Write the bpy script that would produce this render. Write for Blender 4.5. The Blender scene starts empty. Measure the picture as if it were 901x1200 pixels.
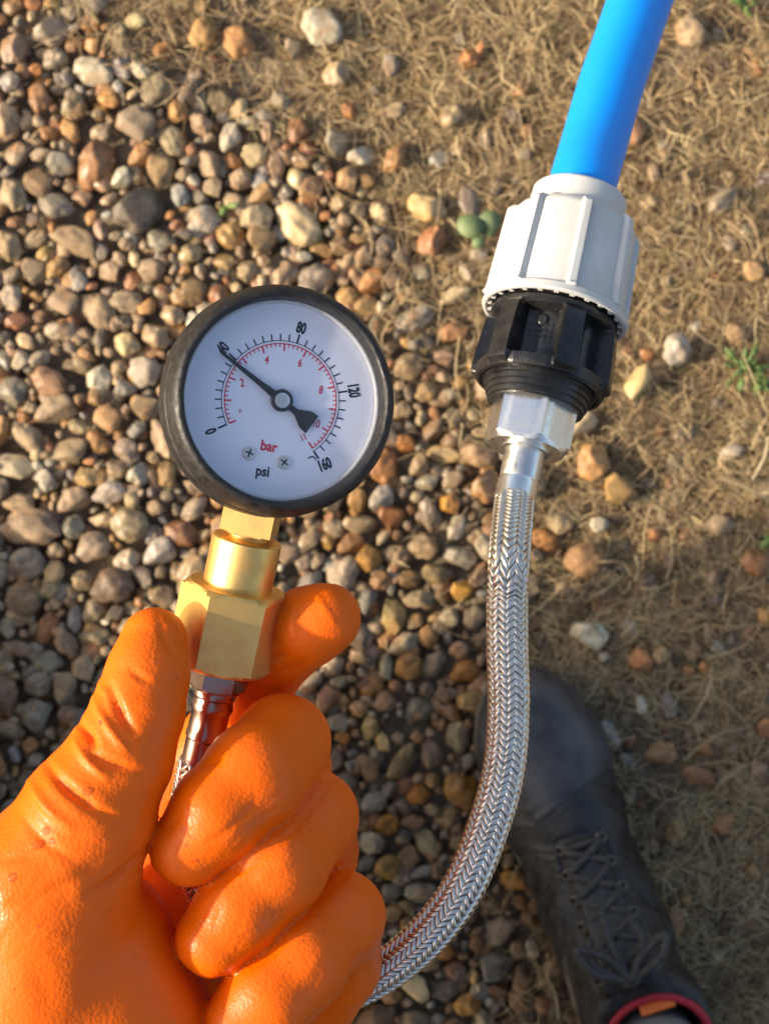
import bpy, math, random
import numpy as np
from mathutils import Vector, Matrix, noise as mnoise
random.seed(7); rng = np.random.default_rng(7)
SC = bpy.context.scene; COL = SC.collection

# ------------------------------------------------------------------ camera, sky, sun, exposure
H = 1.25            # camera height above the ground, metres; it looks straight down
F = 2062.0          # focal length in pixels of a 901 px wide picture
cam = bpy.data.cameras.new('camera'); camo = bpy.data.objects.new('camera', cam); COL.objects.link(camo)
camo.location = (0, 0, H); camo.rotation_euler = (0, 0, 0)
cam.sensor_fit = 'HORIZONTAL'; cam.sensor_width = 24; cam.lens = 24 * F / 901
cam.clip_start = 0.02; cam.clip_end = 500
cam.dof.use_dof = True; cam.dof.focus_distance = 0.545; cam.dof.aperture_fstop = 23
SC.camera = camo
SUN_EL, SUN_AZ = math.radians(26.5), math.radians(7)
SDIR = Vector((-math.cos(SUN_EL) * math.cos(SUN_AZ), -math.cos(SUN_EL) * math.sin(SUN_AZ), math.sin(SUN_EL)))
w = bpy.data.worlds.new('World'); SC.world = w; w.use_nodes = True
nt = w.node_tree; sky = nt.nodes.new('ShaderNodeTexSky'); sky.sky_type = 'NISHITA'; sky.sun_disc = False
sky.dust_density = 4.0; sky.ozone_density = 0.5; sky.sun_elevation = SUN_EL; sky.sun_rotation = math.atan2(SDIR.x, SDIR.y)
bg = nt.nodes['Background']; nt.links.new(sky.outputs[0], bg.inputs[0]); bg.inputs[1].default_value = 0.15
sl = bpy.data.lights.new('sun', 'SUN'); sl.energy = 3.7; sl.angle = math.radians(1.2); sl.color = (1, 0.88, 0.68)
slo = bpy.data.objects.new('sun', sl); COL.objects.link(slo); slo.location = SDIR * 5
slo.rotation_euler = SDIR.to_track_quat('Z', 'Y').to_euler()
SC.view_settings.view_transform = 'Standard'; SC.view_settings.look = 'None'
SC.view_settings.exposure = 0.7; SC.view_settings.gamma = 1.0
SC.render.engine = 'CYCLES'; SC.cycles.use_denoising = True; SC.cycles.max_bounces = 8
SC.cycles.sample_clamp_indirect = 6

# ------------------------------------------------------------------ helpers
def P(u, v, d):
    """picture position and distance below the lens -> a point of the place, metres"""
    return Vector(((u - 450.5) / F * d, (600 - v) / F * d, H - d))
def G(u, v, z=0.0): return P(u, v, H - z)
def mesh_obj(name, V, Fc, mat=None, parent=None, smooth=True, loc=None, mats=None):
    V = np.asarray(V, dtype=np.float64)
    me = bpy.data.meshes.new(name)
    off = np.array(parent_loc(parent)) if parent is not None else (np.array(loc) if loc is not None else np.zeros(3))
    V = V - off
    if isinstance(Fc, np.ndarray):
        n, k = Fc.shape
        me.vertices.add(len(V)); me.vertices.foreach_set('co', V.astype(np.float32).ravel())
        me.loops.add(n * k); me.loops.foreach_set('vertex_index', Fc.astype(np.int32).ravel())
        me.polygons.add(n); me.polygons.foreach_set('loop_start', np.arange(0, n * k, k, dtype=np.int32))
        me.update(calc_edges=True)
    else:
        me.from_pydata(V.tolist(), [], Fc); me.update()
    if smooth is True: me.polygons.foreach_set('use_smooth', np.ones(len(me.polygons), dtype=bool))
    elif smooth == 'auto':
        me.polygons.foreach_set('use_smooth', np.ones(len(me.polygons), dtype=bool))
        try: me.set_sharp_from_angle(angle=math.radians(32))
        except Exception: pass
    if mat: me.materials.append(mat)
    o = bpy.data.objects.new(name, me); COL.objects.link(o)
    if parent is not None: o.parent = parent
    elif loc is not None: o.location = loc
    return o
def parent_loc(p):
    l = Vector((0, 0, 0))
    while p is not None: l = l + p.location; p = p.parent
    return l
def empty(name, loc, label, cat, group=None):
    o = bpy.data.objects.new(name, None); COL.objects.link(o); o.location = loc; o.empty_display_size = 0.01
    return tag(o, label, cat, group)
def tag(o, label=None, cat=None, group=None, kind=None):
    if label: o['label'] = label
    if cat: o['category'] = cat
    if group: o['group'] = group
    if kind: o['kind'] = kind
    return o
class MB:
    def __init__(s): s.v = []; s.f = []
    def add(s, V, Fc, M=None):
        b = len(s.v)
        for p in V:
            p = Vector(p)
            s.v.append(M @ p if M is not None else p)
        for f in Fc: s.f.append([i + b for i in f])
        return s
    def box(s, c, sz, M=None):
        x, y, z = c; a, b, h = sz[0] / 2, sz[1] / 2, sz[2] / 2
        V = [(x + i * a, y + j * b, z + k * h) for k in (-1, 1) for j in (-1, 1) for i in (-1, 1)]
        return s.add(V, [(0, 2, 3, 1), (4, 5, 7, 6), (0, 1, 5, 4), (2, 6, 7, 3), (0, 4, 6, 2), (1, 3, 7, 5)], M)
    def lathe(s, prof, seg, M=None, cap0=False, cap1=False, n=None, ph=0.0):
        """profile (radius, height); n: polygon of n corners instead of a circle"""
        V = []; Fc = []; k = len(prof)
        for (r, h) in prof:
            for i in range(seg):
                a = 2 * math.pi * i / seg + ph
                V.append((r * math.cos(a), r * math.sin(a), h))
        for j in range(k - 1):
            for i in range(seg):
                i2 = (i + 1) % seg
                Fc.append((j * seg + i, j * seg + i2, (j + 1) * seg + i2, (j + 1) * seg + i))
        if cap0: Fc.append(tuple(range(seg))[::-1])
        if cap1: Fc.append(tuple((k - 1) * seg + i for i in range(seg)))
        return s.add(V, Fc, M)
    def polar(s, nth, hs, rf, M=None):
        V = []; Fc = []
        for h in hs:
            for i in range(nth):
                a = 2 * math.pi * i / nth; r = rf(a, h)
                V.append((r * math.cos(a), r * math.sin(a), h))
        for j in range(len(hs) - 1):
            for i in range(nth):
                i2 = (i + 1) % nth
                Fc.append((j * nth + i, j * nth + i2, (j + 1) * nth + i2, (j + 1) * nth + i))
        return s.add(V, Fc, M)
    def tube(s, pts, rad, seg=12, closed_ends=True, flat=1.0):
        pts = [Vector(p) for p in pts]; n = len(pts)
        T = [(pts[min(i + 1, n - 1)] - pts[max(i - 1, 0)]).normalized() for i in range(n)]
        up = Vector((0, 0, 1)) if abs(T[0].z) < .9 else Vector((1, 0, 0))
        N = (up - T[0] * up.dot(T[0])).normalized(); V = []; Fc = []
        for i in range(n):
            N = (N - T[i] * N.dot(T[i])).normalized(); B = T[i].cross(N)
            r = rad[i] if hasattr(rad, '__len__') else rad
            for k in range(seg):
                a = 2 * math.pi * k / seg
                V.append(pts[i] + (N * math.cos(a) * flat + B * math.sin(a)) * r)
        for i in range(n - 1):
            for k in range(seg):
                k2 = (k + 1) % seg
                Fc.append((i * seg + k, i * seg + k2, (i + 1) * seg + k2, (i + 1) * seg + k))
        if closed_ends: Fc.append(tuple(range(seg))[::-1]); Fc.append(tuple((n - 1) * seg + k for k in range(seg)))
        return s.add(V, Fc)
    def build(s, name, mat, parent=None, smooth='auto', loc=None):
        return mesh_obj(name, [tuple(p) for p in s.v], s.f, mat, parent, smooth, loc)
def axis_frame(a, b, roll_ref=Vector((0, 0, 1))):
    """frame at a with local z towards b and local y close to the reference; local lengths in millimetres"""
    z = (b - a).normalized(); y = (roll_ref - z * roll_ref.dot(z)).normalized(); x = y.cross(z)
    M = Matrix((x, y, z)).transposed().to_4x4(); M.translation = a
    return M @ Matrix.Scale(0.001, 4)
def catmull(pts, step):
    pts = [Vector(p) for p in pts]; out = []
    ext = [pts[0] * 2 - pts[1]] + pts + [pts[-1] * 2 - pts[-2]]
    for i in range(1, len(ext) - 2):
        p0, p1, p2, p3 = ext[i - 1:i + 3]
        n = max(2, int((p2 - p1).length / step))
        for k in range(n):
            t = k / n
            out.append(0.5 * ((2 * p1) + (p2 - p0) * t + (2 * p0 - 5 * p1 + 4 * p2 - p3) * t * t + (3 * p1 - p0 - 3 * p2 + p3) * t ** 3))
    out.append(pts[-1]); return out
def resample(path, step):
    L = [0.0]
    for a, b in zip(path, path[1:]): L.append(L[-1] + (b - a).length)
    n = max(2, int(L[-1] / step)); out = []; j = 0
    for i in range(n + 1):
        s_ = L[-1] * i / n
        while j < len(L) - 2 and L[j + 1] < s_: j += 1
        t = (s_ - L[j]) / max(1e-9, L[j + 1] - L[j]); out.append(path[j].lerp(path[j + 1], min(1, t)))
    return out

# ------------------------------------------------------------------ solid modelling on a distance grid
class Field:
    def __init__(s, lo, hi, res):
        s.lo = np.array(lo, float); s.res = res
        n = [int((h - l) / res) + 2 for l, h in zip(lo, hi)]
        s.ax = [s.lo[i] + np.arange(n[i]) * res for i in range(3)]
        s.F = np.full(n, 60.0 if res < .5 else 60.0, np.float32); s.n = n
        s.F[:] = 1e3 * res
    def sub(s, lo, hi, m):
        sl_ = []
        for i in range(3):
            a = max(0, int((lo[i] - m - s.lo[i]) / s.res)); b = min(s.n[i], int((hi[i] + m - s.lo[i]) / s.res) + 2)
            sl_.append(slice(a, max(a, b)))
        g = np.meshgrid(*[s.ax[i][sl_[i]] for i in range(3)], indexing='ij', sparse=True)
        return tuple(sl_), g
    def _mix(s, sl_, D, k, op):
        A = s.F[sl_]
        if op == 'cut':
            if k > 0:
                h = np.maximum(k - np.abs(A + D), 0) / k; s.F[sl_] = np.maximum(A, -D) + h * h * k * .25
            else: s.F[sl_] = np.maximum(A, -D)
        else:
            if k > 0:
                h = np.maximum(k - np.abs(A - D), 0) / k; s.F[sl_] = np.minimum(A, D) - h * h * k * .25
            else: s.F[sl_] = np.minimum(A, D)
    def cone(s, a, b, ra, rb, k=0, op='add'):
        a = np.array(a, float); b = np.array(b, float); R = max(ra, rb)
        sl_, (X, Y, Z) = s.sub(np.minimum(a, b) - R, np.maximum(a, b) + R, k + 3 * s.res)
        ab = b - a; L = max(1e-9, ab @ ab)
        t = np.clip(((X - a[0]) * ab[0] + (Y - a[1]) * ab[1] + (Z - a[2]) * ab[2]) / L, 0, 1)
        D = np.sqrt((X - a[0] - t * ab[0]) ** 2 + (Y - a[1] - t * ab[1]) ** 2 + (Z - a[2] - t * ab[2]) ** 2) - (ra + (rb - ra) * t)
        s._mix(sl_, D.astype(np.float32), k, op)
    def ell(s, c, r, R=None, k=0, op='add'):
        c = np.array(c, float); m = max(r)
        sl_, (X, Y, Z) = s.sub(c - m, c + m, k + 3 * s.res)
        X = X - c[0]; Y = Y - c[1]; Z = Z - c[2]
        if R is not None:
            R = np.array(R)
            X, Y, Z = (R[0, 0] * X + R[1, 0] * Y + R[2, 0] * Z, R[0, 1] * X + R[1, 1] * Y + R[2, 1] * Z, R[0, 2] * X + R[1, 2] * Y + R[2, 2] * Z)
        k0 = np.sqrt((X / r[0]) ** 2 + (Y / r[1]) ** 2 + (Z / r[2]) ** 2) + 1e-6
        k1 = np.sqrt((X / r[0] ** 2) ** 2 + (Y / r[1] ** 2) ** 2 + (Z / r[2] ** 2) ** 2) + 1e-6
        s._mix(sl_, (k0 * (k0 - 1) / k1).astype(np.float32), k, op)
    def plane(s, p, n, k=0):
        """cut away everything on the side the normal points to"""
        X, Y, Z = np.meshgrid(*s.ax, indexing='ij', sparse=True); n = np.array(Vector(n).normalized())
        D = ((X - p[0]) * n[0] + (Y - p[1]) * n[1] + (Z - p[2]) * n[2]).astype(np.float32)
        if k > 0:
            h = np.maximum(k - np.abs(s.F - D), 0) / k; s.F = np.maximum(s.F, D) + h * h * k * .25
        else: s.F = np.maximum(s.F, D)
    def merge(s, o, k):
        h = np.maximum(k - np.abs(s.F - o.F), 0) / k; s.F = np.minimum(s.F, o.F) - h * h * k * .25
    def surface(s):
        Fd = s.F; S = Fd < 0
        c = S[:-1, :-1, :-1].astype(np.int8)
        tot = sum(S[i:S.shape[0] - 1 + i, j:S.shape[1] - 1 + j, k:S.shape[2] - 1 + k].astype(np.int8) for i in (0, 1) for j in (0, 1) for k in (0, 1))
        act = (tot > 0) & (tot < 8); I = np.argwhere(act)
        idx = np.full(act.shape, -1, np.int64); idx[act] = np.arange(len(I))
        off = np.array([(i, j, k) for i in (0, 1) for j in (0, 1) for k in (0, 1)])
        val = np.stack([Fd[I[:, 0] + o[0], I[:, 1] + o[1], I[:, 2] + o[2]] for o in off], 1)
        acc = np.zeros((len(I), 3)); cnt = np.zeros(len(I))
        for a in range(8):
            for b in range(a + 1, 8):
                if np.abs(off[a] - off[b]).sum() != 1: continue
                m = (val[:, a] < 0) != (val[:, b] < 0)
                t = val[m, a] / (val[m, a] - val[m, b])
                acc[m] += off[a] + (off[b] - off[a]) * t[:, None]; cnt[m] += 1
        V = (I + acc / cnt[:, None]) * s.res + s.lo
        Q = []
        for ax in range(3):
            o1, o2 = [(1, 2), (2, 0), (0, 1)][ax]
            sl0 = [slice(None)] * 3; sl1 = [slice(None)] * 3; sl0[ax] = slice(0, -1); sl1[ax] = slice(1, None)
            A = S[tuple(sl0)]; B = S[tuple(sl1)]; ch = np.argwhere(A != B)
            ch = ch[(ch[:, o1] > 0) & (ch[:, o2] > 0) & (ch[:, o1] < S.shape[o1] - 1) & (ch[:, o2] < S.shape[o2] - 1)]
            inside = A[ch[:, 0], ch[:, 1], ch[:, 2]]
            def cell(d1, d2):
                c_ = ch.copy(); c_[:, o1] += d1; c_[:, o2] += d2; return idx[c_[:, 0], c_[:, 1], c_[:, 2]]
            q = np.stack([cell(-1, -1), cell(0, -1), cell(0, 0), cell(-1, 0)], 1)
            q[~inside] = q[~inside][:, ::-1]; Q.append(q)
        return V, np.concatenate(Q)
def vnormals(V, Q):
    a, b, c, d = (V[Q[:, i]] for i in range(4)); n = np.cross(c - a, d - b); N = np.zeros_like(V)
    for i in range(4): np.add.at(N, Q[:, i], n)
    return N / (np.linalg.norm(N, axis=1, keepdims=True) + 1e-12)
def relax(V, Q, it=2, f=.5):
    for _ in range(it):
        A = np.zeros_like(V); C = np.zeros(len(V))
        for i in range(4):
            j = (i + 1) % 4
            np.add.at(A, Q[:, i], V[Q[:, j]]); np.add.at(A, Q[:, j], V[Q[:, i]])
            np.add.at(C, Q[:, i], 1); np.add.at(C, Q[:, j], 1)
        V = V + (A / C[:, None] - V) * f
    return V

# ------------------------------------------------------------------ materials
def mat(name, col, rough=.5, metal=0, var=None, vscale=80, bump=0, bscale=400, coat=0, sss=0, spec=None, rvar=0, bdist=.001, transl=0):
    m = bpy.data.materials.new(name); m.use_nodes = True; t = m.node_tree; L = t.links; b = t.nodes['Principled BSDF']
    b.inputs['Base Color'].default_value = (*col, 1); b.inputs['Roughness'].default_value = rough; b.inputs['Metallic'].default_value = metal
    if coat: b.inputs['Coat Weight'].default_value = coat; b.inputs['Coat Roughness'].default_value = .08
    if sss: b.inputs['Subsurface Weight'].default_value = sss; b.inputs['Subsurface Radius'].default_value = (.004, .0012, .0004); b.inputs['Subsurface Scale'].default_value = 1
    if spec is not None: b.inputs['Specular IOR Level'].default_value = spec
    tc = t.nodes.new('ShaderNodeTexCoord')
    if var:
        n = t.nodes.new('ShaderNodeTexNoise'); n.inputs['Scale'].default_value = vscale; n.inputs['Detail'].default_value = 6; n.inputs['Roughness'].default_value = .65
        L.new(tc.outputs['Object'], n.inputs['Vector'])
        r = t.nodes.new('ShaderNodeValToRGB'); r.color_ramp.elements[0].position = .38; r.color_ramp.elements[1].position = .66
        r.color_ramp.elements[0].color = (*col, 1); r.color_ramp.elements[1].color = (*var, 1)
        L.new(n.outputs['Fac'], r.inputs['Fac']); L.new(r.outputs['Color'], b.inputs['Base Color'])
        if rvar:
            mr = t.nodes.new('ShaderNodeMapRange'); mr.inputs['From Min'].default_value = .35; mr.inputs['From Max'].default_value = .7
            mr.inputs['To Min'].default_value = rough; mr.inputs['To Max'].default_value = rough + rvar
            L.new(n.outputs['Fac'], mr.inputs['Value']); L.new(mr.outputs[0], b.inputs['Roughness'])
    if bump:
        n2 = t.nodes.new('ShaderNodeTexNoise'); n2.inputs['Scale'].default_value = bscale; n2.inputs['Detail'].default_value = 5
        L.new(tc.outputs['Object'], n2.inputs['Vector'])
        bp = t.nodes.new('ShaderNodeBump'); bp.inputs['Strength'].default_value = bump; bp.inputs['Distance'].default_value = bdist
        L.new(n2.outputs['Fac'], bp.inputs['Height']); L.new(bp.outputs[0], b.inputs['Normal'])
    return m
def stone_mat(name, from_attr):
    m = bpy.data.materials.new(name); m.use_nodes = True; t = m.node_tree; L = t.links; b = t.nodes['Principled BSDF']
    tc = t.nodes.new('ShaderNodeTexCoord'); 
    if from_attr: c = t.nodes.new('ShaderNodeAttribute'); c.attribute_name = 'stone_col'; co = c.outputs['Color']; vec = tc.outputs['Object']
    else:
        c = t.nodes.new('ShaderNodeObjectInfo'); co = c.outputs['Color']; g = t.nodes.new('ShaderNodeNewGeometry'); vec = g.outputs['Position']
    n = t.nodes.new('ShaderNodeTexNoise'); n.inputs['Scale'].default_value = 85; n.inputs['Detail'].default_value = 7; n.inputs['Roughness'].default_value = .7; L.new(vec, n.inputs['Vector'])
    r = t.nodes.new('ShaderNodeValToRGB'); e = r.color_ramp.elements; e[0].position = .3; e[0].color = (.42, .36, .32, 1); e[1].position = .7; e[1].color = (1.5, 1.45, 1.42, 1)
    e2 = r.color_ramp.elements.new(.5); e2.color = (1, 1, 1, 1)
    L.new(n.outputs['Fac'], r.inputs['Fac'])
    mx = t.nodes.new('ShaderNodeMix'); mx.data_type = 'RGBA'; mx.blend_type = 'MULTIPLY'; mx.inputs[0].default_value = 1; mx.clamp_result = False
    L.new(co, mx.inputs[6]); L.new(r.outputs['Color'], mx.inputs[7])
    n3 = t.nodes.new('ShaderNodeTexNoise'); n3.inputs['Scale'].default_value = 38; n3.inputs['Detail'].default_value = 4; L.new(vec, n3.inputs['Vector'])
    r3 = t.nodes.new('ShaderNodeValToRGB'); r3.color_ramp.elements[0].position = .6; r3.color_ramp.elements[1].position = .74
    r3.color_ramp.elements[0].color = (0, 0, 0, 1); r3.color_ramp.elements[1].color = (.75, .75, .75, 1); L.new(n3.outputs['Fac'], r3.inputs['Fac'])
    mx2 = t.nodes.new('ShaderNodeMix'); mx2.data_type = 'RGBA'; L.new(r3.outputs['Color'], mx2.inputs[0]); L.new(mx.outputs[2], mx2.inputs[6]); mx2.inputs[7].default_value = (.36, .17, .055, 1)
    L.new(mx2.outputs[2], b.inputs['Base Color'])
    n2 = t.nodes.new('ShaderNodeTexNoise'); n2.inputs['Scale'].default_value = 420; n2.inputs['Detail'].default_value = 5; L.new(vec, n2.inputs['Vector'])
    bp = t.nodes.new('ShaderNodeBump'); bp.inputs['Strength'].default_value = .5; bp.inputs['Distance'].default_value = .0012; L.new(n2.outputs['Fac'], bp.inputs['Height']); L.new(bp.outputs[0], b.inputs['Normal'])
    mr = t.nodes.new('ShaderNodeMapRange'); mr.inputs['To Min'].default_value = .3; mr.inputs['To Max'].default_value = .7; mr.inputs['From Min'].default_value = .35; mr.inputs['From Max'].default_value = .6
    n4 = t.nodes.new('ShaderNodeTexNoise'); n4.inputs['Scale'].default_value = 9; L.new(vec, n4.inputs['Vector']); L.new(n4.outputs['Fac'], mr.inputs['Value']); L.new(mr.outputs[0], b.inputs['Roughness'])
    return m
M_STONE = stone_mat('pebble_stone', False); M_STONE2 = stone_mat('pebble_stone_bulk', True)

# ------------------------------------------------------------------ ground
def gh(x, y):
    """height of the soil, metres"""
    return 0.004 * mnoise.noise(Vector((x * 9, y * 9, 1.3))) + 0.003 * mnoise.noise(Vector((x * 31, y * 31, 4.1)))
BV = [-600, 0, 60, 110, 150, 200, 300, 400, 500, 600, 700, 800, 900, 1000, 1100, 1200, 1500, 2000]
BU = [20, 85, 130, 215, 310, 395, 440, 480, 560, 610, 600, 600, 620, 640, 650, 600, 560, 520]
def edge_dist(x, y):
    """how far right of the gravel's edge a ground point lies, in metres (negative: on the gravel)"""
    v = 600 - y * F / H; u = 450.5 + x * F / H
    return (u - np.interp(v, BV, BU)) * H / F
def fine_axis(a, near, far):
    s = list(np.arange(-near, near + 1e-6, a)); st = a; x = near
    out = []
    while x < far: st *= 1.35; x += st; out.append(x)
    return np.array([-o for o in out[::-1]] + s + out)
ax_ = fine_axis(.012, .8, 60)
GV = []; 
for y in ax_:
    for x in ax_:
        k = 1.0 if max(abs(x), abs(y)) < .85 else 0.0
        GV.append((x, y, gh(x, y) * k - .002))
n_ = len(ax_); ii, jj = np.meshgrid(np.arange(n_ - 1), np.arange(n_ - 1))
q0 = (jj * n_ + ii).ravel(); GF = np.stack([q0, q0 + 1, q0 + n_ + 1, q0 + n_], 1)
M_SOIL = mat('damp_soil', (.15, .11, .068), .9, var=(.33, .25, .16), vscale=60, bump=.8, bscale=260, bdist=.004)
ground = mesh_obj('ground', np.array(GV), GF, M_SOIL); tag(ground, kind='structure')

# ------------------------------------------------------------------ pebbles
def ico(sub):
    t = (1 + 5 ** .5) / 2
    V = [(-1, t, 0), (1, t, 0), (-1, -t, 0), (1, -t, 0), (0, -1, t), (0, 1, t), (0, -1, -t), (0, 1, -t), (t, 0, -1), (t, 0, 1), (-t, 0, -1), (-t, 0, 1)]
    V = [Vector(v).normalized() for v in V]
    Fc = [(0, 11, 5), (0, 5, 1), (0, 1, 7), (0, 7, 10), (0, 10, 11), (1, 5, 9), (5, 11, 4), (11, 10, 2), (10, 7, 6), (7, 1, 8), (3, 9, 4), (3, 4, 2), (3, 2, 6), (3, 6, 8), (3, 8, 9), (4, 9, 5), (2, 4, 11), (6, 2, 10), (8, 6, 7), (9, 8, 1)]
    for _ in range(sub):
        c = {}; nf = []
        def mid(a, b):
            k = (min(a, b), max(a, b))
            if k not in c: V.append(((V[a] + V[b]) / 2).normalized()); c[k] = len(V) - 1
            return c[k]
        for a, b, d in Fc:
            x, y, z = mid(a, b), mid(b, d), mid(d, a); nf += [(a, x, z), (b, y, x), (d, z, y), (x, y, z)]
        Fc = nf
    return np.array([tuple(v) for v in V]), np.array(Fc)
def stone_shape(seed, sub, flint):
    V, Fc = ico(sub); r_ = random.Random(seed); o = Vector((r_.random() * 50, r_.random() * 50, r_.random() * 50))
    out = np.array([tuple(Vector(v) * (1 + .34 * mnoise.noise(Vector(v) * .9 + o) + .17 * mnoise.noise(Vector(v) * 2.1 + o) + .05 * mnoise.noise(Vector(v) * 5 + o))) for v in V])
    for _ in range(flint):
        n = np.array(Vector((r_.gauss(0, 1), r_.gauss(0, 1), r_.gauss(0, 1))).normalized()); d = out @ n; lim = r_.uniform(.55, .8)
        out -= np.outer(np.maximum(d - lim, 0) * .88, n)
    out -= (out.max(0) + out.min(0)) / 2; out /= (out.max(0) - out.min(0)) / 2
    return out, Fc
SH3 = [stone_shape(i, 3, [0, 2, 4, 5, 7, 9][i % 6]) for i in range(18)]
SH2 = [stone_shape(i, 2, [0, 2, 4, 5, 7, 9][i % 6]) for i in range(18)]
SHM = []
for i, (V, Fc) in enumerate(SH3):
    me = bpy.data.meshes.new('pebble'); me.from_pydata(V.tolist(), [], Fc.tolist()); me.polygons.foreach_set('use_smooth', np.ones(len(Fc), bool)); me.materials.append(M_STONE); SHM.append(me)
PAL = dict(o=(.36, .15, .045), y=(.42, .25, .085), c=(.52, .41, .25), w=(.46, .43, .39), g=(.22, .205, .19), d=(.10, .088, .082), b=(.19, .115, .062), r=(.26, .10, .05),
           t=(.29, .22, .15), p=(.31, .20, .15), n=(.27, .27, .29))
def pcol(k, j=.14):
    a = PAL[k[0]]; 
    if len(k) > 1: a = tuple((x + y) / 2 for x, y in zip(a, PAL[k[1]]))
    f = 1 + random.uniform(-j, j)
    return tuple((x * .74 + m_ * .26) * f * q * (1 + random.uniform(-.04, .04)) for x, m_, q in zip(a, (.26, .20, .135), (1.05, .97, .79)))
# u, v, length px, width px, angle, colours
LIST = """65 40 48 38 0 tg;195 62 30 22 20 o;113 88 50 36 0 w;163 148 48 44 0 bg;116 197 46 62 0 ob;165 250 62 56 0 d;192 204 34 42 0 ty;168 186 30 28 0 yo;210 135 26 28 0 oy
214 232 24 32 0 n;240 262 46 38 10 w;147 212 25 24 0 w;92 284 62 34 -35 t;25 183 36 30 20 tp;10 148 34 50 0 t;50 118 28 40 0 ob;75 195 36 30 0 g;48 218 38 40 0 b;70 245 44 34 0 g
308 285 36 34 0 yt;302 258 40 34 0 t;272 165 26 38 -10 w;300 185 34 28 0 c;285 212 30 28 0 tp;250 222 28 26 0 t;308 230 30 26 0 yb;395 172 30 34 0 g;425 185 40 24 0 w;365 222 30 30 0 po
325 195 22 40 0 p;410 132 20 20 0 o;445 250 24 24 0 c;437 330 34 30 0 o;45 320 34 34 0 t;78 355 40 34 0 t;150 355 40 30 0 t;118 365 56 36 -55 t
152 405 32 32 0 c;172 438 40 38 0 w;75 390 38 24 10 wt;35 402 26 18 -30 c;62 450 46 34 -20 rp;118 445 30 34 0 w;40 515 52 28 -50 t;70 480 52 34 0 t;20 545 60 30 -15 wt;130 490 34 36 0 ot
150 527 28 30 0 pw;166 556 32 30 0 w;60 565 24 26 0 wn;90 585 40 34 0 t;155 615 46 40 -30 t;85 530 48 34 20 t;215 625 38 42 30 r;190 645 40 36 0 wn;152 655 34 28 0 cw
112 640 46 36 10 tg;35 660 44 40 0 gn;65 672 26 34 -20 c;100 680 28 26 0 ct;60 690 30 26 0 ct;32 700 46 42 0 tb;135 685 54 44 0 db;112 715 30 34 0 t;58 735 42 24 60 ro;90 725 18 36 0 n;80 752 44 26 -60 p
115 745 34 30 0 t;28 760 36 20 -10 p;60 775 34 30 0 g;100 782 28 34 0 t;80 805 26 40 -10 t;48 835 42 40 30 g;50 800 34 30 0 g;8 815 36 60 0 bp;15 855 40 24 -15 t
450 547 34 44 0 ro;447 583 30 30 0 w;418 588 26 38 0 yb;459 606 34 28 0 or;421 615 40 22 0 ct;412 636 34 28 0 ob;385 632 20 26 0 y;432 655 30 34 -20 oy;495 640 36 34 0 gt;466 650 40 26 -20 bg;500 565 28 22 10 w
504 602 26 46 10 dg;526 590 24 26 0 oy;535 618 22 36 -30 wn;538 652 40 24 -20 w;491 545 24 30 0 t;520 533 44 22 0 ct;560 533 44 30 -20 pt;570 570 40 44 0 op;510 672 34 26 0 t;541 693 28 26 0 y;491 700 40 22 0 gt
480 678 30 22 0 b;461 722 30 46 0 ct;525 722 24 24 0 tw;474 752 44 24 25 wg;479 780 34 34 0 po;508 777 24 40 -30 g;545 785 40 28 0 bo;537 760 24 22 0 ow;452 780 14 34 0 w;434 805 36 28 20 ob;395 845 28 24 0 gw
490 830 38 30 0 g;451 820 28 26 0 p;550 820 36 28 0 cp;434 852 22 30 -10 ct;402 862 20 18 0 o;448 868 16 26 20 c;505 880 30 40 0 bg;470 890 24 50 -20 t;490 928 30 26 0 o;540 925 44 46 0 ob;454 963 30 26 0 o
436 985 32 30 0 w;478 1002 28 34 0 p;500 985 24 44 30 wt;455 1012 34 32 0 by;492 1020 36 16 20 w;493 1045 42 32 0 wg;460 1042 28 24 0 g;540 985 30 30 0 t;600 1030 32 26 0 oy;632 1042 20 26 0 wc;660 1100 20 40 0 oy
622 1108 18 24 0 w;605 1110 20 24 0 p;548 1170 36 28 0 oy;575 1060 26 22 0 t;520 1110 26 20 0 o;655 612 30 38 -40 t;637 632 34 28 0 o;700 615 24 20 0 w;766 625 18 18 0 o;706 769 16 14 0 w
806 786 14 14 0 o;824 782 14 18 0 o;824 877 18 18 0 o;815 907 44 22 -10 r;895 850 22 24 0 ro;548 72 26 24 0 o;562 62 14 22 0 o;740 155 28 44 0 po;765 205 16 24 0 pt;608 107 26 16 0 o
530 140 32 28 0 t;458 80 20 28 0 g;880 320 26 24 0 oc;757 417 18 16 0 o;895 722 22 26 0 y;780 330 18 14 0 t;620 300 20 18 0 p;560 300 22 20 0 g;330 120 24 22 0 gt;345 60 22 26 0 t;160 28 30 20 0 c
20 60 34 40 0 p;15 100 30 26 0 g;90 130 30 34 0 t;130 120 26 22 0 oy;20 10 30 26 0 b;45 85 20 16 0 o;130 320 30 26 0 t;180 320 34 30 0 t;225 300 30 24 0 t;230 345 38 34 0 b;265 310 28 24 0 yt
20 230 34 44 0 t;15 290 34 40 0 t;60 160 24 18 0 o;100 235 26 22 0 p;185 395 34 32 0 tc;205 370 30 28 0 t;20 460 36 40 0 g;15 350 30 36 0 wp;175 480 40 32 0 tb;105 560 30 26 0 yc;185 595 24 20 0 tp;25 590 40 26 0 t
575 610 24 22 0 b;600 640 18 22 0 t;470 480 24 22 0 t;480 430 40 34 0 t;500 460 30 26 0 tb;520 420 26 22 0 p;530 490 28 26 0 t;475 520 26 22 0 o;540 450 24 22 0 yb;460 330 22 20 0 p;420 250 20 22 0 t;400 290 28 24 0 tb"""
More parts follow.
